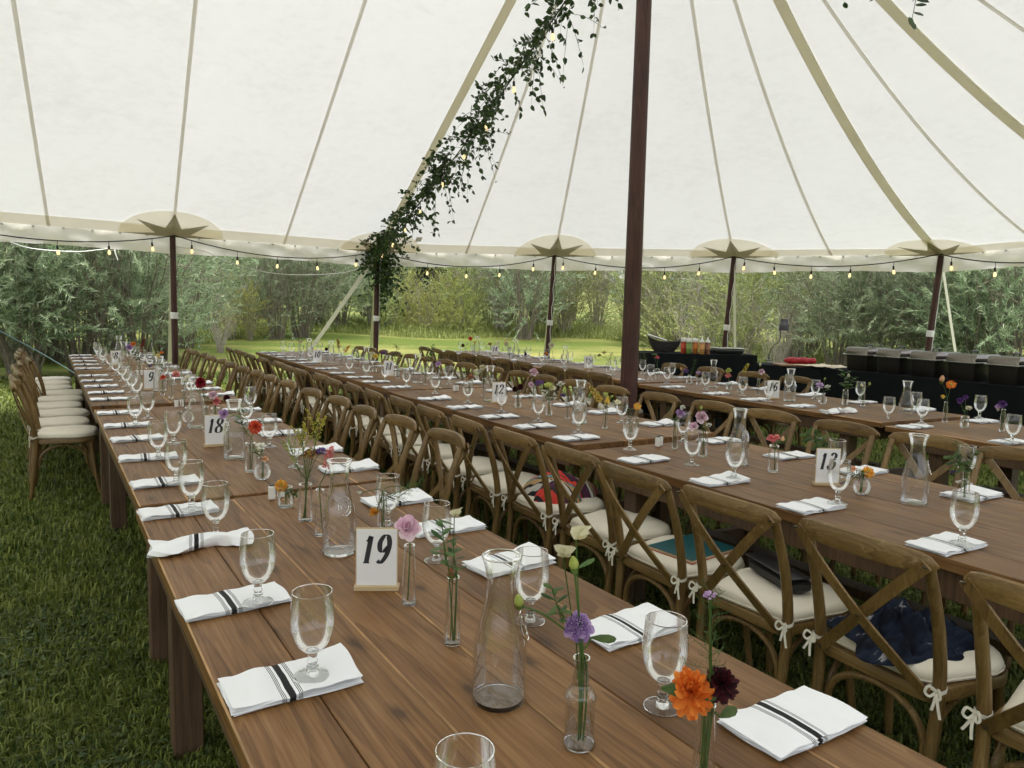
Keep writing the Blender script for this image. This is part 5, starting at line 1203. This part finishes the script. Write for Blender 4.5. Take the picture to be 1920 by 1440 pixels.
# ------------------------------------------------------------------ number cards
DIG = {
 '0': [[(.5, 0), (.82, .25), (.86, .5), (.82, .75), (.5, 1), (.18, .75), (.14, .5), (.18, .25), (.5, 0)]], '1': [[(.52, .02), (.52, .98)], [(.52, .97), (.40, .84), (.25, .80)], [(.30, .02), (.74, .02)]],
 '2': [[(.20, .72), (.26, .92), (.52, 1), (.80, .84), (.76, .60), (.48, .34), (.18, .06)], [(.18, .05), (.50, .08), (.84, .03), (.86, .22)]], '3': [[(.20, .84), (.46, 1), (.78, .86), (.70, .62), (.42, .53)], [(.42, .53), (.76, .46), (.84, .24), (.62, .02), (.32, 0), (.14, .16), (.22, .22)]],
 '4': [[(.62, .0), (.64, .98)], [(.64, .98), (.14, .30)], [(.14, .29), (.90, .29)]], '5': [[(.28, .96), (.80, .98)], [(.28, .97), (.22, .56), (.50, .62), (.80, .50), (.80, .22), (.56, .0), (.26, .02), (.14, .16)]],
 '6': [[(.80, .90), (.54, .98), (.24, .70), (.16, .32), (.34, .03), (.62, .0), (.84, .24), (.76, .50), (.52, .58), (.24, .40)]], '8': [[(.5, .53), (.22, .70), (.28, .92), (.52, 1), (.76, .92), (.78, .70), (.5, .53), (.16, .32), (.20, .08), (.5, 0), (.82, .08), (.84, .32), (.5, .53)]],
 '9': [[(.20, .10), (.46, .02), (.76, .30), (.84, .68), (.66, .97), (.38, 1), (.16, .76), (.24, .50), (.48, .42), (.76, .60)]]}
def digits(txt, h):
    m = MB(); W = .62*h; x0 = -W*len(txt)/2*.86
    for c in txt:
        for st in DIG[c]:
            P = sm([(p[0], p[1], 0) for p in st], 8) if len(st) > 2 else [Vector((st[0][0]+(st[1][0]-st[0][0])*k/4, st[0][1]+(st[1][1]-st[0][1])*k/4, 0)) for k in range(5)]
            V = []; F = []; Q = [Vector((x0+(p.x*.62+.20*p.y*1.15)*h*.80, p.y*h, 0)) for p in P]
            for i, p in enumerate(Q):
                t = (Q[min(i+1, len(Q)-1)]-Q[max(i-1, 0)]); t = t.normalized() if t.length > 0 else Vector((0, 1, 0))
                w_ = h*(.030+.115*abs(t.y)**1.6); s = Vector((1, -.1, 0))*w_*.5 if abs(t.y) > .45 else Vector((t.y*-1, t.x, 0))*(-w_*.5)
                if abs(t.y) <= .45 and s.dot(Vector((1, 0, 0))) < 0 and abs(t.y) > .05: s = -s
                n = Vector((-t.y, t.x, 0)); w2 = h*(.045+.130*abs(t.y)**1.6); V += [p-n*w2*.5, p+n*w2*.5]
            F = [(2*i, 2*i+1, 2*i+3, 2*i+2) for i in range(len(Q)-1)]
            m.add([(v.x, 0, v.y) for v in V], F)
        x0 += W*.86
    return m.mesh('number', MAT['ink'], False)
CARDM = MB().box((0, 0, .088), (.104, .0016, .150), .0004).mesh('card', MAT['card'], False)
FRM = MB().box((0, .0022, .0885), (.109, .0026, .156), .0006).mesh('frame', MAT['gold'], False)
STM = MB().box((0, .0045, .0065), (.116, .030, .013), .001).mesh('stand', MAT['gold'], False)
def card(n, u, v, rot):
    r = root('number_card', f'white table card printed with the number {WORD[n]}', 'sign', at(u, v, TAB[n][4]), rot)
    ob('stand', STM, r); ob('frame', FRM, r); c = ob('card', CARDM, r)
    ob('number', digits(str(n), .074), c, (-.007 if n > 9 else -.005, -.0013, .072))
for n, u, v, rot in ((19, 706, 1106, .06), (18, 405, 837, .55), (9, 284, 731, .5), (8, 218, 685, .5), (13, 1550, 910, .02), (12, 935, 756, .2), (11, 729, 706, .35), (10, 595, 681, .3), (16, 1449, 748, -.1), (15, 1103, 692, -.1), (14, 928, 667, .0)):
    card(n, u, v, rot)
# salt and pepper
SHK = MB().box((0, 0, .0275), (.026, .026, .055), .005).mesh('body', MAT['ceramic'])
SHT = MB().box((0, 0, .0575), (.020, .020, .005), .002).mesh('cap', MAT['darkmetal'])
SHD = MB().lathe([(0, 0), (.008, 0), (.008, .0012), (0, .0012)], 12).mesh('mark', MAT['darkmetal'])
for u, v, n in ((510, 937, 19), (331, 764, 18), (258, 704, 9), (1233, 838, 13), (852, 734, 12), (742, 706, 11)):
    p = at(u, v, TAB[n][4])
    for q, (dx, rz) in enumerate(((-.0, .3), (.036, .5))):
        r = root('salt_shaker' if q == 0 else 'pepper_shaker', f'white square {"salt" if q == 0 else "pepper"} shaker on table {WORD[n]}', 'shaker', p+Vector((dx*.6, dx*1.0, 0)), rz)
        ob('body', SHK, r); ob('cap', SHT, r); ob('mark', SHD, r, (.0131, 0, .03), (0, math.pi/2, 0))
# ------------------------------------------------------------------ buffet
def draped_table(name, label, c, ang, L, Wd, H):
    r = root(name, label, 'table', (c[0], c[1], 0), ang)
    m = MB(); P = []; n = 0
    pts = []
    for x, y, nx_, ny in ((-L/2, -Wd/2, 1, 0), (L/2, -Wd/2, 0, 1), (L/2, Wd/2, -1, 0), (-L/2, Wd/2, 0, -1)):
        ln = L if nx_ else Wd; k = int(ln/.035)
        for i in range(k): pts.append((x+nx_*ln*i/k, y+ny*ln*i/k, ny, -nx_))
    V = []; F = []; n = len(pts); lv = 7
    for j in range(lv+1):
        q = j/lv
        for i, (x, y, ox, oy) in enumerate(pts):
            e = .004+q*(.012+.020*(.5+.5*math.sin(i*.9+1.3*math.sin(i*.21)))) ; V.append((x+ox*e, y+oy*e, H*(1-q)+.006*q))
    for j in range(lv):
        for i in range(n): F.append((j*n+i, j*n+n+i, j*n+n+(i+1) % n, j*n+(i+1) % n))
    F.append(tuple(range(n)))
    ob('tablecloth', m.add(V, F).mesh('tablecloth', MAT['black']), r)
    ob('table_top', MB().box((0, 0, H-.022), (L-.02, Wd-.02, .03)).mesh('table_top', MAT['leg'], False), r)
    for sx in (-1, 1):
        for sy in (-1, 1): ob('leg', MB().tube([(sx*(L/2-.1), sy*(Wd/2-.1), 0), (sx*(L/2-.1), sy*(Wd/2-.1), H-.03)], .016, 8).mesh('leg', MAT['darkmetal']), r)
    return r
BD = Vector((.44, -.898, 0)).normalized(); BN = Vector((.898, .44, 0)).normalized()      # along the buffet, and away from the guests
BZ = .79
ba = math.atan2(BD.y, BD.x)
# line of the guest-side edge
B0 = at(1575, 693, BZ); B0 = Vector((B0.x, B0.y, 0)); 
def bp(s, t, z=BZ): return B0+BD*s+BN*t+Vector((0, 0, z))
c = bp(1.55, .34, 0); draped_table('buffet_table', 'long black-draped buffet table under the chafing dishes', c, ba, 3.6, .78, BZ)
cA = at(1310, 664, 1.0); draped_table('buffet_table', 'tall black-draped buffet table holding the sauce bottles', (cA.x+.0, cA.y+.30), .02, 1.52, .62, 1.0)
cC = bp(-1.02, .34, 0); draped_table('buffet_table', 'low black-draped buffet table holding the carving board', cC, ba, 1.5, .78, BZ-.03)
def chafing(s, i):
    p = bp(s, .33); r = root('chafing_dish', 'black chafing dish with bronze lid in the row on the buffet', 'chafing dish', p, ba, 'chafing dishes in a row', (1, 1, 1.16))
    L, D = .365, .56
    def rr(w_, d_, lv): 
        P = outline(w_, w_, d_/2, -d_/2, .035, .035, 3); V, F = slab(P, lv); return MB().add(V, F)
    ob('frame', rr(L-.03, D-.03, [(0, .94), (.004, .95), (.155, 1.0), (.190, 1.02)]).mesh('frame', MAT['chafer']), r)
    ob('pan_rim', rr(L+.045, D+.045, [(.189, .99), (.192, 1), (.198, 1), (.201, .985)]).mesh('pan_rim', MAT['chrome']), r)
    l = ob('lid', rr(L+.005, D+.005, [(.200, 1.0), (.232, .99), (.258, .965), (.274, .92), (.281, .85), (.283, .5)]).mesh('lid', MAT['lidmetal']), r)
    h = sm([(0, -.062, .278), (0, -.062, .302), (0, -.05, .309), (0, .05, .309), (0, .062, .302), (0, .062, .278)], 3)
    ob('handle', MB().tube(h, .0085, 8).mesh('handle', MAT['darkmetal']), l)
for i in range(6): chafing(.19+i*.492, i)
def sauce(u, v, col, lab, white_lid=False):
    p = at(u, v, 1.0); m = MB().lathe([(0, 0), (.033, 0), (.035, .004), (.035, .150), (.033, .158)], 18)
    r = root('squeeze_bottle', lab, 'bottle', p); ob('body', m.mesh('body', simple('sauce_'+str(u), col, .35)), r)
    if white_lid: ob('cap', MB().lathe([(.036, .152), (.037, .156), (.037, .195), (.030, .203), (0, .204)], 16).mesh('cap', MAT['ceramic']), r)
    else: ob('cap', MB().lathe([(.034, .152), (.035, .156), (.033, .172), (.014, .190), (.006, .220), (.003, .228), (0, .228)], 16).mesh('cap', MAT['ceramic']), r)
    ob('label', MB().lathe([(.0353, .065), (.0356, .068), (.0356, .125), (.0353, .128)], 18).mesh('label', simple('slabel_'+str(u), tuple(min(1, c*1.6+.03) for c in col), .6)), r)
for u, v, col, lab, wl in ((1281, 662, (.42, .05, .02), 'squeeze bottle of red sauce on the black-draped table', True), (1291, 663, (.14, .22, .05), 'squeeze bottle of green sauce on the black-draped table', True), (1303, 663, (.48, .16, .03), 'squeeze bottle of orange sauce on the black-draped table', True), (1315, 664, (.40, .20, .06), 'squeeze bottle of amber sauce on the black-draped table', False), (1326, 664, (.20, .09, .05), 'squeeze bottle of brown sauce on the black-draped table', False)):
    sauce(u, v, col, lab, wl)
def boat_bowl():
    p = at(1248, 660, 1.0)+Vector((0, .12, 0)); r = root('boat_bowl', 'dark boat-shaped bowl with white tray on the black-draped table', 'bowl', p, -.05)
    V = []; F = []; n = 28; prof = [(.35, 0), (.62, .006), (.85, .07), (1.0, .135), (.97, .137), (.82, .075), (.58, .02), (.001, .016)]
    for q, z in prof:
        for k in range(n):
            t = 6.2832*k/n; x = .235*q*math.cos(t); y = .13*q*math.sin(t); V.append((x, y, z+(.075*max(0, -math.cos(t))**2+.02*max(0, math.cos(t))**2)*(z/.135)))
    for j in range(len(prof)-1):
        for k in range(n): F.append((j*n+k, j*n+(k+1) % n, j*n+n+(k+1) % n, j*n+n+k))
    F.append(tuple(range(n-1, -1, -1)))
    ob('bowl', MB().add(V, F).mesh('bowl', simple('slate', (.045, .043, .04), .5, 0, .3, 20)), r)
    t = MB(); t.box((0, 0, 0), (.27, .13, .028), .012); o = tag(ob('serving_tray', t.mesh('serving_tray', MAT['ceramic']), None, p+Vector((-.105, -.02, .188)), (0, .28, -.05)), 'white serving tray lying across the boat-shaped bowl', 'tray')
boat_bowl()
def hotel_pan(u, v, dz, lab, sc_):
    P = outline(.40, .40, .16, -.16, .03, .03, 3); V, F = slab(P, [(0, .86), (.003, .88), (.055, 1.0), (.056, 1.06), (.059, 1.06), (.059, 1.0), (.012, .86)])
    o = ob('steel_pan', MB().add(V, F).mesh('steel_pan', MAT['chrome']), None, at(u, v, 1.0)+Vector((0, .1, dz)), .04, sc_); tag(o, lab, 'pan')
hotel_pan(1365, 664, 0, 'shallow steel pan on the black-draped table', 1.0); hotel_pan(1368, 664, .022, 'upper steel pan nested on the black-draped table', .97)
bz2 = BZ-.03
tag(ob('carving_board', MB().box((0, 0, .018), (.62, .40, .035), .008).mesh('carving_board', MAT['board']), None, Vector((cC.x, cC.y, bz2))+BN*(-.08), .05), 'wooden carving board holding the red bundle', 'board')
def red_bundle():
    V = []; F = []; n, k = 22, 14
    for i in range(n+1):
        t = -1+2*i/n; r = .055*(1-abs(t)**6)**.5*(1+.1*math.sin(t*9)) if abs(t) < 1 else .004
        for j in range(k):
            a = 6.2832*j/k; V.append((.26*t, r*1.25*math.cos(a)*(1+.05*math.sin(a*4+t*15)), .05+r*.92*math.sin(a)*(1+.06*math.sin(a*3+t*11))))
    for i in range(n):
        for j in range(k): F.append((i*k+j, i*k+k+j, i*k+k+(j+1) % k, i*k+(j+1) % k))
    return MB().add(V, F).mesh('red_bundle', simple('red_cloth', (.36, .012, .02), .55, 0, .35, 40, .4, .3, 60))
tag(ob('cloth_bundle', red_bundle(), None, Vector((cC.x, cC.y, bz2+.033))+BN*(-.04)+Vector((.02, 0, 0)), .05), 'rolled bright red cloth bundle on the carving board', 'cloth')
def cream_cloth():
    V = []; F = []; n = 26
    for i in range(n+1):
        for j in range(n+1):
            x = -.34+.68*i/n; y = -.30+.60*j/n; e = 1+.10*math.sin(i*1.1)+.08*math.sin(j*1.7+i*.4)
            z = .010+.012*(.5+.5*math.sin(x*22+y*9))*(.5+.5*math.sin(y*31-x*5))+.004*math.sin(x*70+y*40); V.append((x*e, y*e, z))
    for i in range(n):
        for j in range(n): F.append((i*(n+1)+j, (i+1)*(n+1)+j, (i+1)*(n+1)+j+1, i*(n+1)+j+1))
    return MB().add(V, F).mesh('cream_cloth', fabric('cream_linen', (.70, .62, .46), 0, .9, .08, 20))
tag(ob('linen_cloth', cream_cloth(), None, bp(-.44, .28, BZ+.001), ba), 'crumpled cream linen cloth left of the chafing dishes', 'cloth')
def lamp():
    b = at(1441, 676, bz2); b = Vector((b.x, b.y, bz2)); r = root('heat_lamp', 'black gooseneck heat lamp standing over the carving board', 'lamp', b)
    h = aty(1470, 612, b.y)-b
    ob('base', MB().lathe([(0, 0), (.07, 0), (.07, .012), (.02, .02), (0, .02)], 18).mesh('base', MAT['darkmetal']), r)
    ob('gooseneck', MB().tube(sm([(0, 0, .01), (.03, 0, .2), h*.62+Vector((.03, 0, .0)), h+Vector((-.06, 0, -.02)), h+Vector((-.05, 0, .07)), h+Vector((0, 0, .085))], 5), .009, 8).mesh('gooseneck', MAT['darkmetal']), r)
    ob('shade', MB().lathe([(0, .13), (.060, .125), (.064, .06), (.070, .05), (.080, .0), (.085, -.07), (.080, -.07), (.072, -.0), (.05, .05), (0, .06)], 20).mesh('shade', MAT['cable']), r, h)
lamp()
# ------------------------------------------------------------------ things left on chairs
def seat_pt(s, lat=-.13, z=.507, dx=0, dy=0): return rw(1, lat+dy, s+dx, z)
A1 = ROWS[1][2]
# teal notebook
r = root('notebook', 'teal notebook with red page edge lying on a chair cushion', 'notebook', seat_pt(-.98, z=.5055, dx=-.02, dy=.0), -math.pi/2-A1+.12)
TEAL = simple('teal_cover', (.012, .085, .095), .45)
ob('cover', MB().box((0, 0, .0155), (.235, .30, .003), .001).mesh('cover', TEAL, False), r); ob('back_cover', MB().box((0, 0, .0015), (.235, .30, .003), .001).mesh('back_cover', simple('red_cover', (.45, .06, .03), .5), False), r)
ob('pages', MB().box((0, 0, .0085), (.228, .292, .0108), .0).mesh('pages', simple('pages', (.62, .50, .34), .8, 0, .2, 80), False), r)
# black clutch
r = root('clutch_bag', 'black leather clutch bag lying on a chair cushion', 'bag', seat_pt(-1.45, z=.5055, dx=.02, dy=.02), -math.pi/2-A1-.30)
LEA = simple('black_leather', (.010, .010, .010), .42, 0, .3, 30, .5, .25, 140)
ob('body', MB().box((0, 0, .032), (.29, .105, .064), .022).mesh('body', LEA), r)
ob('flap', MB().box((0, -.014, .0655), (.292, .090, .008), .003).mesh('flap', LEA), r)
# draped garments: one continuous folded sheet heaped on the cushion
def heap(seed, lx, ly, h, mat, folds=7, soft=False):
    rnd = random.Random(seed); n = 46; V = []; F = []; ph = [rnd.uniform(0, 6.28) for _ in range(10)]
    for i in range(n+1):
        for j in range(n+1):
            a = -1+2*i/n; b = -1+2*j/n; ra = math.hypot(a, b); 
            th = math.atan2(b, a); ed = 1+.13*math.sin(3*th+ph[0])+.10*math.sin(5*th+ph[1])+.05*math.sin(9*th+ph[2])
            mx_ = max(abs(a), abs(b)); x = a*lx*(mx_/(ra+1e-6)*.6+.4)*ed; y = b*ly*(mx_/(ra+1e-6)*.6+.4)*ed
            env = max(0, 1-mx_**2.2); w1 = math.sin(a*folds*.9+b*2.1+2.2*math.sin(b*2+ph[3])+ph[4]); w2 = math.sin(b*folds*1.3-a*2.7+1.6*math.sin(a*3+ph[5])+ph[6])
            z = h*env*(.50+.26*(1-2*abs(math.sin(a*folds*.45+b*1.1+1.1*math.sin(b*2+ph[3])+ph[4])))*-1+.16*w2+.10*math.sin(a*17+b*11+ph[7])+.05*math.sin(a*31-b*23))
            if soft: z = h*max(0, 1-mx_**2.6)**.7*(.80+.10*w1+.08*w2+.035*math.sin(a*13+b*19+ph[7]))
            V.append((x+.010*w2*env, y+.010*w1*env, max(z, 0)+.003))
    for i in range(n):
        for j in range(n): F.append((i*(n+1)+j, (i+1)*(n+1)+j, (i+1)*(n+1)+j+1, i*(n+1)+j+1))
    base = len(V); V += [(v[0], v[1], .0) for k, v in enumerate(V) if k % (n+1) in (0, n) or k < n+1 or k >= n*(n+1)]
    rim = [i*(n+1) for i in range(n+1)]+[n*(n+1)+j for j in range(1, n+1)]+[i*(n+1)+n for i in range(n-1, -1, -1)]+[j for j in range(n-1, 0, -1)]
    ids = {}; q = base
    for k in range(base):
        if k % (n+1) in (0, n) or k < n+1 or k >= n*(n+1): ids[k] = q; q += 1
    for a, b in zip(rim, rim[1:]+rim[:1]): F.append((a, b, ids[b], ids[a]))
    return MB().add(V, F).mesh('heap', mat)
def stripes_mat():
    m, nt, b = newmat('striped_cloth'); tc = N(nt, 'TexCoord'); sx = N(nt, 'SeparateXYZ'); nz = noise(nt, tc.outputs['Object'], 7, 3)
    ad = N(nt, 'VectorMath', operation='MULTIPLY_ADD'); nt.links.new(nz.outputs['Color'], ad.inputs[0]); ad.inputs[1].default_value = (.035, .035, .0); nt.links.new(tc.outputs['Object'], ad.inputs[2])
    nt.links.new(ad.outputs[0], sx.inputs[0])
    t = math_(nt, 'FRACT', math_(nt, 'MULTIPLY', math_(nt, 'ADD', sx.outputs[0], math_(nt, 'MULTIPLY', sx.outputs[1], .5)), 5.2))
    k = (.012, .010, .016); c = ramp(nt, [(0, k), (.07, (.60, .035, .02)), (.24, k), (.30, (.07, .010, .045)), (.46, k), (.50, (.55, .52, .48)), (.60, k), (.64, (.42, .27, .12)), (.76, k), (.80, (.16, .34, .36)), (.86, k), (.90, (.60, .04, .025))], t, 'CONSTANT')
    nt.links.new(c.outputs[0], b.inputs['Base Color']); b.inputs['Roughness'].default_value = .75; return m
def navy_mat():
    m, nt, b = newmat('navy_scarf'); tc = N(nt, 'TexCoord'); n1 = noise(nt, mapping(nt, tc.outputs['Object'], (2, 7, 3)), 3.2, 4, .6, .8)
    c = ramp(nt, [(0, (.003, .003, .005)), (.44, (.004, .006, .012)), (.52, (.010, .015, .030)), (.63, (.018, .025, .042)), (.66, (.32, .32, .33)), (.70, (.006, .009, .018))], n1.outputs[0])
    nt.links.new(c.outputs[0], b.inputs['Base Color']); b.inputs['Roughness'].default_value = .85; b.inputs['Specular IOR Level'].default_value = .15; return m
tag(ob('striped_garment', heap(3, .185, .155, .135, stripes_mat(), 5, True), None, seat_pt(.02, z=.5020, dy=.02), .5), 'red, purple and tan striped garment heaped on a chair cushion', 'garment')
tag(ob('navy_scarf', heap(9, .20, .17, .115, navy_mat(), 9), None, seat_pt(-1.95, z=.5020, dx=.02, dy=-.02), .3), 'navy scarf with pale streaks heaped on a chair cushion', 'scarf')
